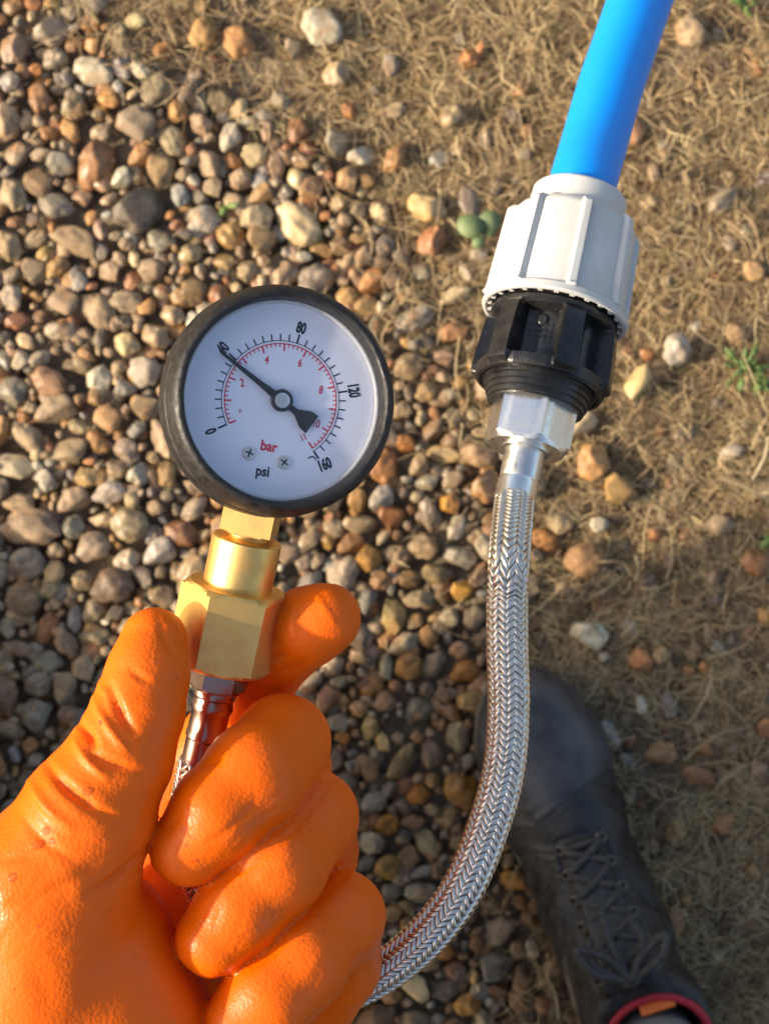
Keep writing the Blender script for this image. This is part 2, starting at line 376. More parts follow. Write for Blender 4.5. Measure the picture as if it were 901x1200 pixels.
NAMED = [  # distinctive stones that one could pick up: u v length width angle colours shape label
 (378, 37, 50, 46, 0, 'w', 3, 'pale grey quartz stone at the top of the picture, on the dead grass edge'),
 (350, 265, 64, 42, -50, 'c', 0, 'large cream oval pebble just above the gauge'),
 (240, 43, 36, 40, 0, 'y', 1, 'round yellow ochre pebble in the dry straw near the top left'),
 (281, 53, 40, 42, 0, 'oy', 2, 'amber mottled pebble right of the round ochre one near the top'),
 (790, 411, 38, 40, 0, 'wn', 1, 'smooth round grey pebble on dead grass right of the black fitting'),
 (746, 450, 46, 28, 62, 'cy', 4, 'pale tan leaf shaped flint beside the round grey pebble'),
 (861, 392, 28, 26, 0, 'co', 6, 'small pale orange pebble above the green weed at right'),
 (722, 575, 44, 34, -35, 'y', 10, 'angular mustard yellow stone right of the steel nut'),
 (691, 540, 46, 42, 40, 'oy', 9, 'rust orange lumpy stone closest to the steel nut'),
 (855, 530, 34, 18, 15, 'w', 1, 'small white elongated pebble lying alone in dead grass at right'),
 (683, 656, 50, 42, -15, 'ob', 0, 'large glossy brown pebble right of the braided hose'),
 (884, 660, 36, 32, 0, 'o', 7, 'bright orange pebble at the right picture edge'),
 (688, 742, 46, 32, -20, 'w', 8, 'whitish flint lying in the dead grass just above the boot toe'),
 (748, 773, 26, 30, 20, 'o', 12, 'small deep orange pebble in grass above right of the boot toe'),
 (773, 768, 24, 26, 0, 'yt', 13, 'dull ochre pebble touching the deep orange one above the boot'),
 (749, 825, 14, 24, 15, 'w', 1, 'tiny white shell like stone in grass right of the boot toe'),
 (770, 880, 40, 28, 10, 'ob', 12, 'dark orange pebble in shade right of the boot toe'),
 (40, 617, 76, 46, -8, 't', 1, 'biggest flat grey brown pebble, close to the left picture edge'),
 (500, 245, 48, 36, 0, 'cy', 7, 'cream yellow stone left of the small clover leaves'),
 (507, 283, 34, 42, -20, 'ro', 9, 'brick red angular stone below the cream yellow one'),
 (485, 376, 48, 28, 35, 'tw', 6, 'grey tan slanting oblong stone between the gauge and black fitting'),
 (532, 347, 40, 20, 30, 'c', 12, 'slim cream pebble lying up right of the slanting oblong stone'),
 (463, 187, 42, 24, 65, 'oy', 2, 'orange sliver stone on the straw above the gauge'),
 (406, 213, 26, 32, 0, 'oc', 8, 'pale orange chip on the gravel edge above the gauge'),
 (350, 157, 28, 34, 0, 'r', 13, 'dark red pebble on the gravel edge above the cream oval one'),
 (395, 88, 36, 32, 0, 'ct', 9, 'pale beige flint under the grey quartz stone'),
]
S = H / F
stones = []      # x, y, a, b, angle, colour, seed
def px_stone(u, v, l, wd, an, k): return [(u - 450.5) * S, (600 - v) * S, l * S / 2 * .98, wd * S / 2 * .98, math.radians(an), pcol(k)]
named = [px_stone(*n[:6]) for n in NAMED]
for s_ in named: m_ = sum(s_[5]) / 3; s_[5] = tuple(max(.01, m_ + (c - m_) * .98) * 1.06 for c in s_[5])
listed0 = [px_stone(*[float(x) for x in r.split()[:5]], r.split()[5]) for r in LIST.replace('\n', ';').split(';') if r.strip()]
listed = listed0
# fill: throw stones of falling size until the bed is full
XR, YR = (-.62, .42), (-.72, .72); cell = .03; grid = {}
def gkey(x, y): return int(math.floor(x / cell)), int(math.floor(y / cell))
def gput(x, y, r): grid.setdefault(gkey(x, y), []).append((x, y, r))
def gfree(x, y, r, f):
    i, j = gkey(x, y)
    for a in (i - 1, i, i + 1):
        for b in (j - 1, j, j + 1):
            for (X, Y, R_) in grid.get((a, b), ()):
                if (X - x) ** 2 + (Y - y) ** 2 < ((R_ + r) * f) ** 2: return False
    return True
for s_ in named + listed: gput(s_[0], s_[1], (s_[2] + s_[3]) / 2)
KEYS = ['t'] * 9 + ['tg', 'tb', 'tb', 'b', 'bg', 'g', 'g', 'gt', 'w', 'wt', 'wt', 'p', 'tp', 'pt', 'o', 'ob', 'ob', 'oy', 'y', 'yb', 'c', 'ct', 'd', 'dg', 'n', 'gn', 'r']
fill = []
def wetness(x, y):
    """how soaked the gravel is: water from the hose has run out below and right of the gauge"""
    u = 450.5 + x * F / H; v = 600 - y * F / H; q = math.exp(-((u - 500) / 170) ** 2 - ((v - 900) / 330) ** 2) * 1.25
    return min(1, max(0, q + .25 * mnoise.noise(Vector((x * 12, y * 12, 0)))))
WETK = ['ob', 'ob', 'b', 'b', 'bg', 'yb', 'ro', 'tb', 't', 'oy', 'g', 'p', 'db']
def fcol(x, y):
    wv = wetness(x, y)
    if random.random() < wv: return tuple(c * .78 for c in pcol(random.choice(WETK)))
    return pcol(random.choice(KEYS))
for (r, tries) in ((.0125, 900), (.0105, 2200), (.0088, 5000), (.0073, 9000), (.006, 14000), (.0047, 22000), (.0036, 26000), (.0027, 20000)):
    for _ in range(tries):
        x = random.uniform(*XR); y = random.uniform(*YR); e = edge_dist(x, y)
        if e > 0:
            if random.random() > (.55 * math.exp(-e / .035) + (.075 if r < .0065 else .02)): continue
        rr = r * random.uniform(.9, 1.12)
        if gfree(x, y, rr, .93 if e < 0 else 1.1):
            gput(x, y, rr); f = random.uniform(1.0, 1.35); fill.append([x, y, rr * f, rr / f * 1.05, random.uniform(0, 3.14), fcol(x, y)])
lower = []
for _ in range(9000):
    x = random.uniform(*XR); y = random.uniform(*YR)
    if edge_dist(x, y) > random.uniform(-.01, .03): continue
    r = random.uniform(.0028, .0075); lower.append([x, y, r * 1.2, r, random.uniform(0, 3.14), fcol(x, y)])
def stone_xf(s_, low=False, tilt=.25):
    x, y, a, b, an, col = s_
    r = random.Random(int(x * 1e6) ^ int(y * 1e5)); c = min(a, b) * r.uniform(.62, .85)
    z = gh(x, y) + (c * .75 if edge_dist(x, y) > .01 else .0075 + (c * .25) + r.uniform(-.0015, .002) + max(0, .009 - min(a, b)) * .45)
    if low: z = gh(x, y) + r.uniform(.002, .009)
    R = Matrix.Rotation(an, 3, 'Z') @ Matrix.Rotation(r.gauss(0, tilt * .5), 3, 'X') @ Matrix.Rotation(r.gauss(0, tilt * .5), 3, 'Y')
    return Vector((x, y, z)), R, Vector((a, b, c)), r.randrange(18)
def pebble(s_, name, parent, shape=None):
    loc, R, sc_, k = stone_xf(s_)
    if edge_dist(s_[0], s_[1]) > .01: loc.z += .0045
    o = bpy.data.objects.new(name, SHM[k if shape is None else shape]); COL.objects.link(o)
    if parent: o.parent = parent
    o.matrix_local = Matrix.Translation(loc) @ R.to_4x4() @ Matrix.Diagonal((*sc_, 1)); o.color = (*s_[5], 1); return o
for s_, n in zip(named, NAMED):
    o = pebble(s_, 'pebble', None, n[6]); tag(o, n[7], 'stone', 'loose stones on the ground')
def inview(s_): return abs(s_[0]) < .285 and abs(s_[1]) < .375
seen = sorted([s_ for s_ in fill if inview(s_)], key=lambda s_: -s_[2] * s_[3])
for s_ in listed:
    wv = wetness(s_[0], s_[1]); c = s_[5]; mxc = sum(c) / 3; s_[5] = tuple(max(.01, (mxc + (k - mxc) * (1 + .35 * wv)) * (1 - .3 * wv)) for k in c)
nsolo = 300 - len(NAMED) - len(listed); solo = seen[:max(0, nsolo)]; ids = {id(s_) for s_ in solo}
rest = [s_ for s_ in fill if id(s_) not in ids]
for s_ in listed + solo: pebble(s_, 'pebble', ground)
AV = []; AF = []; AC = []; base = 0
for s_, low in [(q, False) for q in rest] + [(q, True) for q in lower]:
    loc, R, sc_, k = stone_xf(s_, low)
    V, Fc = (SH3 if (inview(s_) and not low and s_[2] > .005) else SH2)[k]
    A = (V * np.array(sc_)) @ np.array(R).T + np.array(loc); AV.append(A); AF.append(Fc + base); base += len(V)
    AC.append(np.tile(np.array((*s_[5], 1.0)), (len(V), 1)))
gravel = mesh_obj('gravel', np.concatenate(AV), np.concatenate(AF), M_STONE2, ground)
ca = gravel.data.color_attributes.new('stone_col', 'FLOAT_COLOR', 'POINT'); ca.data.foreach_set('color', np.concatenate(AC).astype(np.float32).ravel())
tag(gravel, kind='stuff')

# ------------------------------------------------------------------ dead grass
def grass_mat(name, cols):
    m = bpy.data.materials.new(name); m.use_nodes = True; t = m.node_tree; L = t.links; b = t.nodes['Principled BSDF']
    a = t.nodes.new('ShaderNodeAttribute'); a.attribute_name = 'blade_tone'
    r = t.nodes.new('ShaderNodeValToRGB'); e = r.color_ramp.elements
    e[0].position = 0; e[0].color = (*cols[0], 1); e[1].position = 1; e[1].color = (*cols[-1], 1)
    for i, c in enumerate(cols[1:-1]): q = e.new((i + 1) / (len(cols) - 1)); q.color = (*c, 1)
    L.new(a.outputs['Fac'], r.inputs['Fac']); L.new(r.outputs['Color'], b.inputs['Base Color']); b.inputs['Roughness'].default_value = .6
    tr = t.nodes.new('ShaderNodeBsdfTranslucent'); L.new(r.outputs['Color'], tr.inputs['Color'])
    mx = t.nodes.new('ShaderNodeMixShader'); mx.inputs[0].default_value = .2
    L.new(b.outputs[0], mx.inputs[1]); L.new(tr.outputs[0], mx.inputs[2]); L.new(mx.outputs[0], t.nodes['Material Output'].inputs['Surface']); return m
M_STRAW = grass_mat('dead_grass', [(.09, .048, .021), (.22, .13, .058), (.39, .262, .125), (.51, .36, .18), (.63, .485, .265), (.22, .185, .06)])
def blades(X, Y, Z, L_, W_, seg, curl, lift, tone):
    n = len(X); th = rng.uniform(0, 2 * np.pi, n); kap = rng.normal(0, curl, n); dk = rng.normal(0, curl * 1.6, n)
    t = np.linspace(0, 1, seg + 1); pts = np.zeros((n, seg + 1, 3)); ang = th[:, None] + kap[:, None] * t + dk[:, None] * t ** 2
    st = (L_ / seg)[:, None]
    pts[:, 1:, 0] = np.cumsum(np.cos(ang[:, :-1]) * st, 1); pts[:, 1:, 1] = np.cumsum(np.sin(ang[:, :-1]) * st, 1)
    pts[:, :, 0] += X[:, None]; pts[:, :, 1] += Y[:, None]
    up = rng.uniform(0, 1, n) ** 1.5 * lift
    pts[:, :, 2] = Z[:, None] + (np.sin(t * np.pi * rng.uniform(.5, 1.2, n)[:, None]) * up[:, None])
    roll = rng.uniform(-.9, .9, n); nx = -np.sin(ang); ny = np.cos(ang); wd = W_[:, None] * (1 - .75 * t ** 2) * .5
    off = np.stack([nx * np.cos(roll)[:, None] * wd, ny * np.cos(roll)[:, None] * wd, np.sin(roll)[:, None] * wd + 0 * nx], 2)
    V = np.stack([pts - off, pts + off], 2).reshape(-1, 3)
    b0 = (np.arange(n) * (seg + 1) * 2)[:, None] + (np.arange(seg) * 2)[None, :]
    Fc = np.stack([b0, b0 + 1, b0 + 3, b0 + 2], 2).reshape(-1, 4)
    return V, Fc, np.repeat(tone, (seg + 1) * 2)
N = 340000
gx = rng.uniform(-.55, .62, N); gy = rng.uniform(-.7, .75, N); ed = edge_dist(gx, gy)
dens = np.array([mnoise.noise(Vector((a * 14, b * 14, 9))) for a, b in zip(gx, gy)])
clump = np.array([mnoise.noise(Vector((a * 45, b * 45, 3))) for a, b in zip(gx, gy)])
keep = rng.random(N) < np.clip(.10 * np.exp(ed / .02) * (ed < 0) + (ed >= 0) * (.62 + ed * 4), 0, 1) * np.clip(.8 + .9 * dens + .5 * clump, .12, 1)
vis = (np.abs(gx) < .3) & (np.abs(gy) < .39); keep &= vis | (rng.random(N) < .55)
gx, gy, ed, dens, clump = gx[keep], gy[keep], ed[keep], dens[keep], clump[keep]; n = len(gx)
gz = np.array([gh(a, b) for a, b in zip(gx, gy)]) + rng.uniform(.0, .007, n) * (1 + clump) + np.where(ed < .005, .012, 0)
tone = np.clip(rng.normal(.47, .22, n) + .25 * clump + .1 * dens, .0, .86); tone[rng.random(n) < .05] = 1.0
V, Fc, T = blades(gx, gy, gz, rng.uniform(.006, .030, n), rng.uniform(.0004, .0011, n), 5, .85, .005, tone)
n2 = 2600; lx = rng.uniform(-.5, .6, n2); ly = rng.uniform(-.65, .7, n2); le = edge_dist(lx, ly); kp = le > rng.uniform(-.05, .02, n2); lx, ly = lx[kp], ly[kp]; n2 = len(lx)
V2, F2, T2 = blades(lx, ly, np.array([gh(a, b) for a, b in zip(lx, ly)]) + rng.uniform(.007, .015, n2), rng.uniform(.02, .06, n2), rng.uniform(.0005, .0010, n2), 7, .6, .010, np.clip(rng.normal(.5, .2, n2), .1, .84))
Fc = np.concatenate([Fc, F2 + len(V)]); V = np.concatenate([V, V2]); T = np.concatenate([T, T2])
grass = mesh_obj('dead_grass', V, Fc, M_STRAW); tag(grass, kind='stuff', label='matted dry tan grass covering the soil right of the gravel', cat='grass')
at = grass.data.attributes.new('blade_tone', 'FLOAT', 'POINT'); at.data.foreach_set('value', T.astype(np.float32))
M_STALK = mat('straw_stalk', (.42, .33, .19), .55, var=(.3, .22, .12), vscale=200)
for (u1, v1, u2, v2, wd, lab) in ((901, 512, 882, 562, 5, 'pale thick straw stalk standing out at the right edge below the white pebble'),
                              (845, 560, 905, 590, 4, 'long tan straw stalk lying under the thick pale one at right'),
                              (745, 652, 744, 682, 4, 'short upright straw stub between brown pebble and bright orange pebble'),
                              (640, 1140, 655, 1195, 4, 'straw stalk on the ground left of the boot collar'),
                              (835, 795, 805, 850, 3, 'thin bent grass stalk crossing right of the tiny white stone')):
    a = G(u1, v1, .016); b = G(u2, v2, .010); m_ = (a + b) / 2 + Vector((.002, .001, .004)); pth = catmull([a, m_, b], .004)
    o = MB().tube(pth, [wd * S / 2 * (1 - .3 * i / len(pth)) for i in range(len(pth))], 7).build('straw_stalk', M_STALK, loc=a); tag(o, lab, 'straw', 'loose straw stalks')
# small green plants
M_LEAF = mat('green_leaf', (.10, .17, .035), .55, var=(.18, .25, .06), vscale=150, bump=.3)
M_LEAF2 = mat('dusty_green_leaf', (.12, .17, .065), .6, var=(.19, .23, .10), vscale=150, bump=.3)
def leaf(c, r, dirn, tilt, parent, m, wr=.85, lobes=0):
    V = [(0, 0, 0)]; n = 16
    for i in range(n):
        a = 2 * math.pi * i / n; rr = 1 - .12 * math.cos(a) + (.13 * math.cos(lobes * a) if lobes else 0)
        x = math.cos(a) * rr * r; y = math.sin(a) * rr * r * wr; V.append((x, y, .05 * (x * x + y * y) / r))
    M_ = Matrix.Translation(c) @ Matrix.Rotation(dirn, 4, 'Z') @ Matrix.Rotation(tilt, 4, 'Y')
    o = MB().add(V + [(x, y, z - .0004) for x, y, z in V[1:]], [(0, i + 1, (i + 1) % n + 1) for i in range(n)] + [(i + 1, i + 1 + n, (i + 1) % n + 1 + n, (i + 1) % n + 1) for i in range(n)], M_)
    return o.build('leaf', m, parent, smooth=True)
c = G(560, 266, 0); pl = empty('clover', c, 'two round dusty green clover leaves left of the white fitting', 'plant')
for (u, v, r) in ((549, 264, .0098), (572, 263, .0094), (560, 284, .005)): leaf(G(u, v, .017), r, random.random() * 6, .15, pl, M_LEAF2)
MB().tube([c + Vector((0, 0, .0)), G(555, 270, .01), G(549, 264, .016)], .0006, 6).build('stem', M_LEAF2, pl); MB().tube([c, G(566, 268, .01), G(572, 263, .016)], .0006, 6).build('stem', M_LEAF2, pl)
def weed(u0, v0, n, spread, lab, rs=(.003, .0055)):
    c = G(u0, v0, 0); pl = empty('green_weed', c, lab, 'plant', 'small green weeds in the dead grass')
    r_ = random.Random(int(u0 * 3 + v0))
    for i in range(n):
        a = r_.uniform(0, 6.28); q = spread * r_.random() ** .6 * S; p = c + Vector((math.cos(a) * q, math.sin(a) * q, r_.uniform(.009, .018)))
        leaf(p, r_.uniform(*rs), a, r_.uniform(-.6, .6), pl, M_LEAF, .36, 3)
        MB().tube([c + Vector((0, 0, .002)), (c + p) / 2 + Vector((0, 0, .004)), p], .0005, 5).build('stem', M_LEAF, pl)
weed(868, 432, 26, 27, 'bright green feathery weed by the right edge below the small pale orange pebble')
weed(893, 452, 14, 14, 'green weed cut by the right edge next to the feathery one')
weed(868, 12, 9, 14, 'small green sprig at the top right corner')
weed(897, 632, 8, 9, 'tiny green sprig above the bright orange pebble')
weed(268, 245, 5, 9, 'tiny green sprout between pebbles left of the cream oval pebble')

# ------------------------------------------------------------------ pressure gauge
M_RUB = mat('black_rubber', (.009, .0085, .008), .36, var=(.020, .017, .015), vscale=260, bump=.35, bscale=420, rvar=.3, bdist=.0009)
M_DIAL = mat('white_dial', (.76, .78, .88), .4)
M_INK = mat('black_ink', (.02, .02, .03), .5); M_RINK = mat('red_ink', (.62, .03, .06), .5)
M_NEEDLE = mat('needle_black', (.03, .033, .036), .35)
M_STEEL = mat('polished_steel', (.86, .84, .80), .24, 1, var=(.78, .75, .70), vscale=300, bump=.08, bscale=900, bdist=.0003, rvar=.12)
M_SCREW = mat('screw_steel', (.82, .76, .68), .35, 1)
M_BRASS = mat('brass', (.90, .58, .19), .40, 1, var=(.76, .46, .15), vscale=120, bump=.12, bscale=700, bdist=.0003, rvar=.15)
M_BRASS_D = mat('brass_thread', (.35, .24, .09), .5, 1)
def glass_mat(name, tint=(1, 1, 1), rough=.03):
    m = bpy.data.materials.new(name); m.use_nodes = True; t = m.node_tree; L = t.links; t.nodes.remove(t.nodes['Principled BSDF'])
    a = t.nodes.new('ShaderNodeBsdfTransparent'); a.inputs[0].default_value = (*tint, 1); g = t.nodes.new('ShaderNodeBsdfGlossy'); g.inputs['Roughness'].default_value = rough
    f = t.nodes.new('ShaderNodeFresnel'); f.inputs[0].default_value = 1.45; mx = t.nodes.new('ShaderNodeMixShader')
    tc = t.nodes.new('ShaderNodeTexCoord'); n = t.nodes.new('ShaderNodeTexNoise'); n.inputs['Scale'].default_value = 90; n.inputs['Detail'].default_value = 5; L.new(tc.outputs['Object'], n.inputs['Vector'])
    mr = t.nodes.new('ShaderNodeMapRange'); mr.inputs['From Min'].default_value = .4; mr.inputs['From Max'].default_value = .8; mr.inputs['To Min'].default_value = rough; mr.inputs['To Max'].default_value = rough + .35
    L.new(n.outputs['Fac'], mr.inputs['Value']); L.new(mr.outputs[0], g.inputs['Roughness'])
    L.new(f.outputs[0], mx.inputs[0]); L.new(a.outputs[0], mx.inputs[1]); L.new(g.outputs[0], mx.inputs[2]); L.new(mx.outputs[0], t.nodes['Material Output'].inputs['Surface']); return m
M_GLASS = glass_mat('clear_lens')
def water_mat():
    m = bpy.data.materials.new('water'); m.use_nodes = True; b = m.node_tree.nodes['Principled BSDF']
    b.inputs['Base Color'].default_value = (1, 1, 1, 1); b.inputs['Roughness'].default_value = .02; b.inputs['IOR'].default_value = 1.33; b.inputs['Transmission Weight'].default_value = 1; return m
M_WATER = water_mat()
gc = P(329, 469.5, .5305)
MG = Matrix.Translation(gc) @ Matrix.Rotation(math.radians(16.5), 4, 'Y') @ Matrix.Scale(.001, 4)      # millimetres, z out of the dial
gauge = empty('pressure_gauge', gc, 'round dial pressure gauge in a black rubber cover reading just under 40 psi', 'pressure gauge')
def wob(i, k, a): return a * mnoise.noise(Vector((math.cos(i) * k, math.sin(i) * k, 2.2 * k)))
prof = [(30.1, .6), (30.15, 2.6), (30.3, 5.0), (30.6, 6.8), (31.0, 7.7), (31.8, 8.1), (32.9, 7.4), (33.7, 6.0), (34.3, 4.4), (34.75, 2.8), (34.95, 1.2), (34.9, .1), (34.45, -.35), (34.4, -.9), (34.9, -1.4), (35.25, -2.4), (35.35, -5), (35.3, -10), (34.8, -13.5), (33.6, -15.8), (31, -17), (24, -17.5), (0.01, -17.5)]
mb = MB(); V = []; SEG = 160
for (r, h) in prof:
    for i in range(SEG):
        a = 2 * math.pi * i / SEG
        rr = r + (mnoise.noise(Vector((math.cos(a) * 6, math.sin(a) * 6, h * .2))) * .22 + mnoise.noise(Vector((math.cos(a) * 22, math.sin(a) * 22, h * .5))) * .08 if 30.4 < r < 36 else 0)
        V.append((rr * math.cos(a), rr * math.sin(a), h + (mnoise.noise(Vector((math.cos(a) * 14, math.sin(a) * 14, r))) * .12 if h > 4 else 0)))
mb.add(V, [(j * SEG + i, j * SEG + (i + 1) % SEG, (j + 1) * SEG + (i + 1) % SEG, (j + 1) * SEG + i) for j in range(len(prof) - 1) for i in range(SEG)], MG)
cover = mb.build('rubber_cover', M_RUB, gauge, smooth=True)
dial = MB().lathe([(.01, 0), (15, 0), (30.4, 0)], 96, MG).build('dial', M_DIAL, gauge)
MB().lathe([(29.3, .2), (29.4, 1.5), (29.7, 1.8), (30.2, 1.8)], 96, MG).build('inner_ring', mat('grey_ring', (.5, .5, .52), .35), gauge, smooth=True)
lens = MB().lathe([(.01, 3.3), (16, 3.2), (24, 2.95), (30.15, 2.4)], 96, MG).build('lens', M_GLASS, gauge, smooth=True)
A0, RNG = 204.0, 260.0
def ang(psi): return math.radians(A0 - RNG * psi / 160)
def pol(r, a, z=.06): return (r * math.cos(a), r * math.sin(a), z)
def tick(mb, a, r0, r1, wd, z=.08):
    dx, dy = -math.sin(a) * wd / 2, math.cos(a) * wd / 2; p, q = pol(r0, a, z), pol(r1, a, z)
    mb.add([(p[0] - dx, p[1] - dy, z), (q[0] - dx, q[1] - dy, z), (q[0] + dx, q[1] + dy, z), (p[0] + dx, p[1] + dy, z)], [(0, 1, 2, 3)], MG)
def arc(mb, r0, r1, a0, a1, z=.08):
    n = 90; V = []
    for i in range(n + 1):
        a = a0 + (a1 - a0) * i / n; V += [pol(r0, a, z), pol(r1, a, z)]
    mb.add(V, [(2 * i, 2 * i + 2, 2 * i + 3, 2 * i + 1) for i in range(n)], MG)
mk = MB(); arc(mk, 18.05, 18.28, ang(0), ang(160))
for k in range(33):
    M4 = k % 8 == 0; tick(mk, ang(k * 5), 18.15, 21.0 if M4 else 20.2, .55 if M4 else .4, .09)
mk.build('psi_scale', M_INK, dial)
mr = MB(); arc(mr, 17.1, 17.42, ang(0), ang(160))
for k in range(56):
    b = k * .2; tick(mr, math.radians(A0 - RNG * b / 11.03), 17.3, 15.1 if k % 5 == 0 else 16.2, .5 if k % 5 == 0 else .32, .09)
mr.build('bar_scale', M_RINK, dial)
def text(s, x, y, size, rot, m, parent, M=MG, z=.1, sx=1.0, name='lettering', bold=.02):
    c = bpy.data.curves.new('t', 'FONT'); c.body = s; c.size = size; c.align_x = 'CENTER'; c.align_y = 'CENTER'; c.offset = bold * size; c.resolution_u = 3
    o = bpy.data.objects.new('t', c); COL.objects.link(o); dg = bpy.context.evaluated_depsgraph_get(); dg.update()
    me = bpy.data.meshes.new_from_object(o.evaluated_get(dg)); bpy.data.objects.remove(o)
    T = M @ Matrix.Translation((x, y, z)) @ Matrix.Rotation(rot, 4, 'Z') @ Matrix.Diagonal((sx, 1, 1, 1))
    V = [tuple(T @ v.co) for v in me.vertices]; Fc = [tuple(p.vertices) for p in me.polygons]; bpy.data.meshes.remove(me)
    return mesh_obj(name, V, Fc, m, parent, smooth=False)
for s, psi, r, rt in (('0', 0, 23.2, 110), ('40', 40, 23.4, 50), ('80', 80, 22.9, -14), ('120', 120, 22.9, -80), ('160', 160, 23.6, 22)):
    a = ang(psi) + (.02 if psi == 160 else 0); text(s, r * math.cos(a), r * math.sin(a), 4.7, math.radians(rt), M_INK, dial, sx=.62, bold=.045, name='psi_number')
for s, b in (('0', .35), ('2', 2), ('4', 4), ('6', 6), ('8', 8), ('10', 10)):
    a = math.radians(A0 - RNG * b / 11.03); text(s, 12.9 * math.cos(a), 12.9 * math.sin(a), 3.5 if s != '0' else 2.2, math.radians(-12 + (20 if b < 4 else 0)), M_RINK, dial, sx=.7, name='bar_number')
text('11', 7.0, -11.0, 3.0, math.radians(24), M_RINK, dial, sx=.7, name='bar_number')
text('bar', -3.7, -13.9, 4.3, math.radians(-9), M_RINK, dial, sx=.9, bold=.03, name='unit_word')
text('psi', -5.6, -21.4, 4.3, math.radians(-7), M_INK, dial, sx=.9, bold=.03, name='unit_word')
arc(am := MB(), 1.1, 1.5, .2, 2.6, .1)
mesh_obj('end_mark', [tuple(Vector(p) + (MG @ Vector((9.6, -18.1, 0)) - MG @ Vector((0, 0, 0)))) for p in am.v], am.f, M_INK, dial, smooth=False)
an = math.radians(142.6); MN = MG @ Matrix.Rotation(an, 4, 'Z') @ Matrix.Translation((0, 0, 1.3))
nd = [(23.2, .42), (8, .85), (2.6, 1.25), (-3.2, .9), (-5.5, 1.0), (-7.2, 1.9), (-9.2, 3.1), (-11.8, 3.3)]
V = []; Fc = []
for z in (-.15, .15): V += [(x, y, z) for x, y in nd] + [(x, -y, z) for x, y in nd]
n = len(nd)
for i in range(n - 1):
    for b, fl in ((0, 1), (2 * n, 0)):
        q = (b + i, b + i + 1, b + n + i + 1, b + n + i); Fc.append(q if fl else q[::-1])
    Fc.append((i, i + 2 * n, i + 1 + 2 * n, i + 1)); Fc.append((n + i, n + i + 1, 3 * n + i + 1, 3 * n + i))
Fc.append((n - 1, 3 * n - 1, 4 * n - 1, 2 * n - 1))
needle = MB().add(V, Fc, MN).build('needle', M_NEEDLE, gauge)
MB().lathe([(3.4, 1.0), (3.4, 1.9), (3.1, 2.1), (2.3, 2.1)], 40, MG).build('hub_ring', M_NEEDLE, needle, smooth=True)
MB().lathe([(2.35, 2.0), (2.3, 2.25), (1.8, 2.4), (.35, 2.35), (.3, 2.0), (.01, 1.95)], 36, MG).build('hub_cap', M_SCREW, needle)
for (x, y) in ((-9.8, -15.9), (.9, -18.6)):
    Ms = MG @ Matrix.Translation((x, y, 0)) @ Matrix.Rotation(x, 4, 'Z')
    s = MB().lathe([(2.1, .05), (2.1, .35), (1.8, .75), (.9, .95), (.01, .95)], 24, Ms).build('screw', M_SCREW, gauge)
    MB().box((0, 0, .97), (2.6, .45, .12), Ms).box((0, 0, .97), (.45, 2.6, .14), Ms).build('cross_slot', M_INK, s)
wd = MB(); rr_ = random.Random(4)
def drop(mb, M, x, y, z, r, h=.45, seg=10):
    mb.lathe([(r, 0), (r * .92, r * h * .45), (r * .6, r * h * .85), (.001, r * h)], seg, M @ Matrix.Translation((x, y, z)))
for (x, y, r) in ((-10.8, 21, 1.1), (-5.6, 24, .9), (-12.5, -4.6, .8), (-11.8, -10.6, .5), (17.5, 12.5, .35), (18.3, 17.5, .3), (8, 19, .3), (3.5, 14, .25), (-14, 3, .3), (5, -23, .5), (-18, 14, .35), (12, -24, .4), (24, 2, .4), (-23.5, -6, .5)):
    drop(wd, MG, x, y, 3.1 - .0006 * (x * x + y * y), r)
for _ in range(26):
    a = rr_.uniform(0, 6.28); rd = rr_.uniform(2, 26); drop(wd, MG, rd * math.cos(a), rd * math.sin(a), 3.1 - .0006 * rd * rd, rr_.uniform(.1, .28), seg=7)
wd.build('water_droplets', M_WATER, lens, smooth=True)['kind'] = 'stuff'

# ------------------------------------------------------------------ brass neck, adaptor
BA = P(298, 592, .5445); BB = P(240, 868, .5585)
MA = axis_frame(BA, BB)         # z runs from the gauge down the axis, y towards the lens, millimetres
def prism(mb, n, R, z0, z1, M, ph, ch=.6, face=None):
    """n sided bar with turned (chamfered) ends"""
    a_in = R * math.cos(math.pi / n)
    hs = [(z0, a_in * .99), (z0 + ch, a_in + (R - a_in) * .45), (z0 + ch * 2, R), (z1 - ch * 2, R), (z1 - ch, a_in + (R - a_in) * .45), (z1, a_in * .99)]
    V = []; seg = n * 8; k = []
    for z, lim in hs:
        for i in range(seg):
            a = 2 * math.pi * i / seg; f = (a % (2 * math.pi / n)) - math.pi / n
            r = min(a_in / math.cos(f), lim); V.append((r * math.cos(a + ph), r * math.sin(a + ph), z))
    Fc = [(j * seg + i, j * seg + (i + 1) % seg, (j + 1) * seg + (i + 1) % seg, (j + 1) * seg + i) for j in range(len(hs) - 1) for i in range(seg)]
    Fc += [tuple(range(seg))[::-1], tuple((len(hs) - 1) * seg + i for i in range(seg))]
    return mb.add(V, Fc, M)
neck = prism(MB(), 4, 11.3, -6, 9.0, MA, math.radians(45 + 4), .5); neck.lathe([(6.4, 8.6), (6.4, 11)], 32, MA); neck.build('square_neck', M_BRASS, gauge)
ad = empty('brass_adaptor', MA @ Vector((0, 0, 30)), 'brass hexagon adaptor between gauge neck and hose end, held in the glove', 'fitting')
MB().lathe([(9.4, 10.4), (10.3, 10.5), (10.9, 11.0), (10.95, 11.6), (10.95, 26.6), (10.2, 27.2)], 64, MA, cap0=True).build('round_sleeve', M_BRASS, ad)
prism(MB(), 6, 17.3, 26.2, 52.4, MA, math.radians(-9), .8).build('hexagon_nut', M_BRASS, ad)
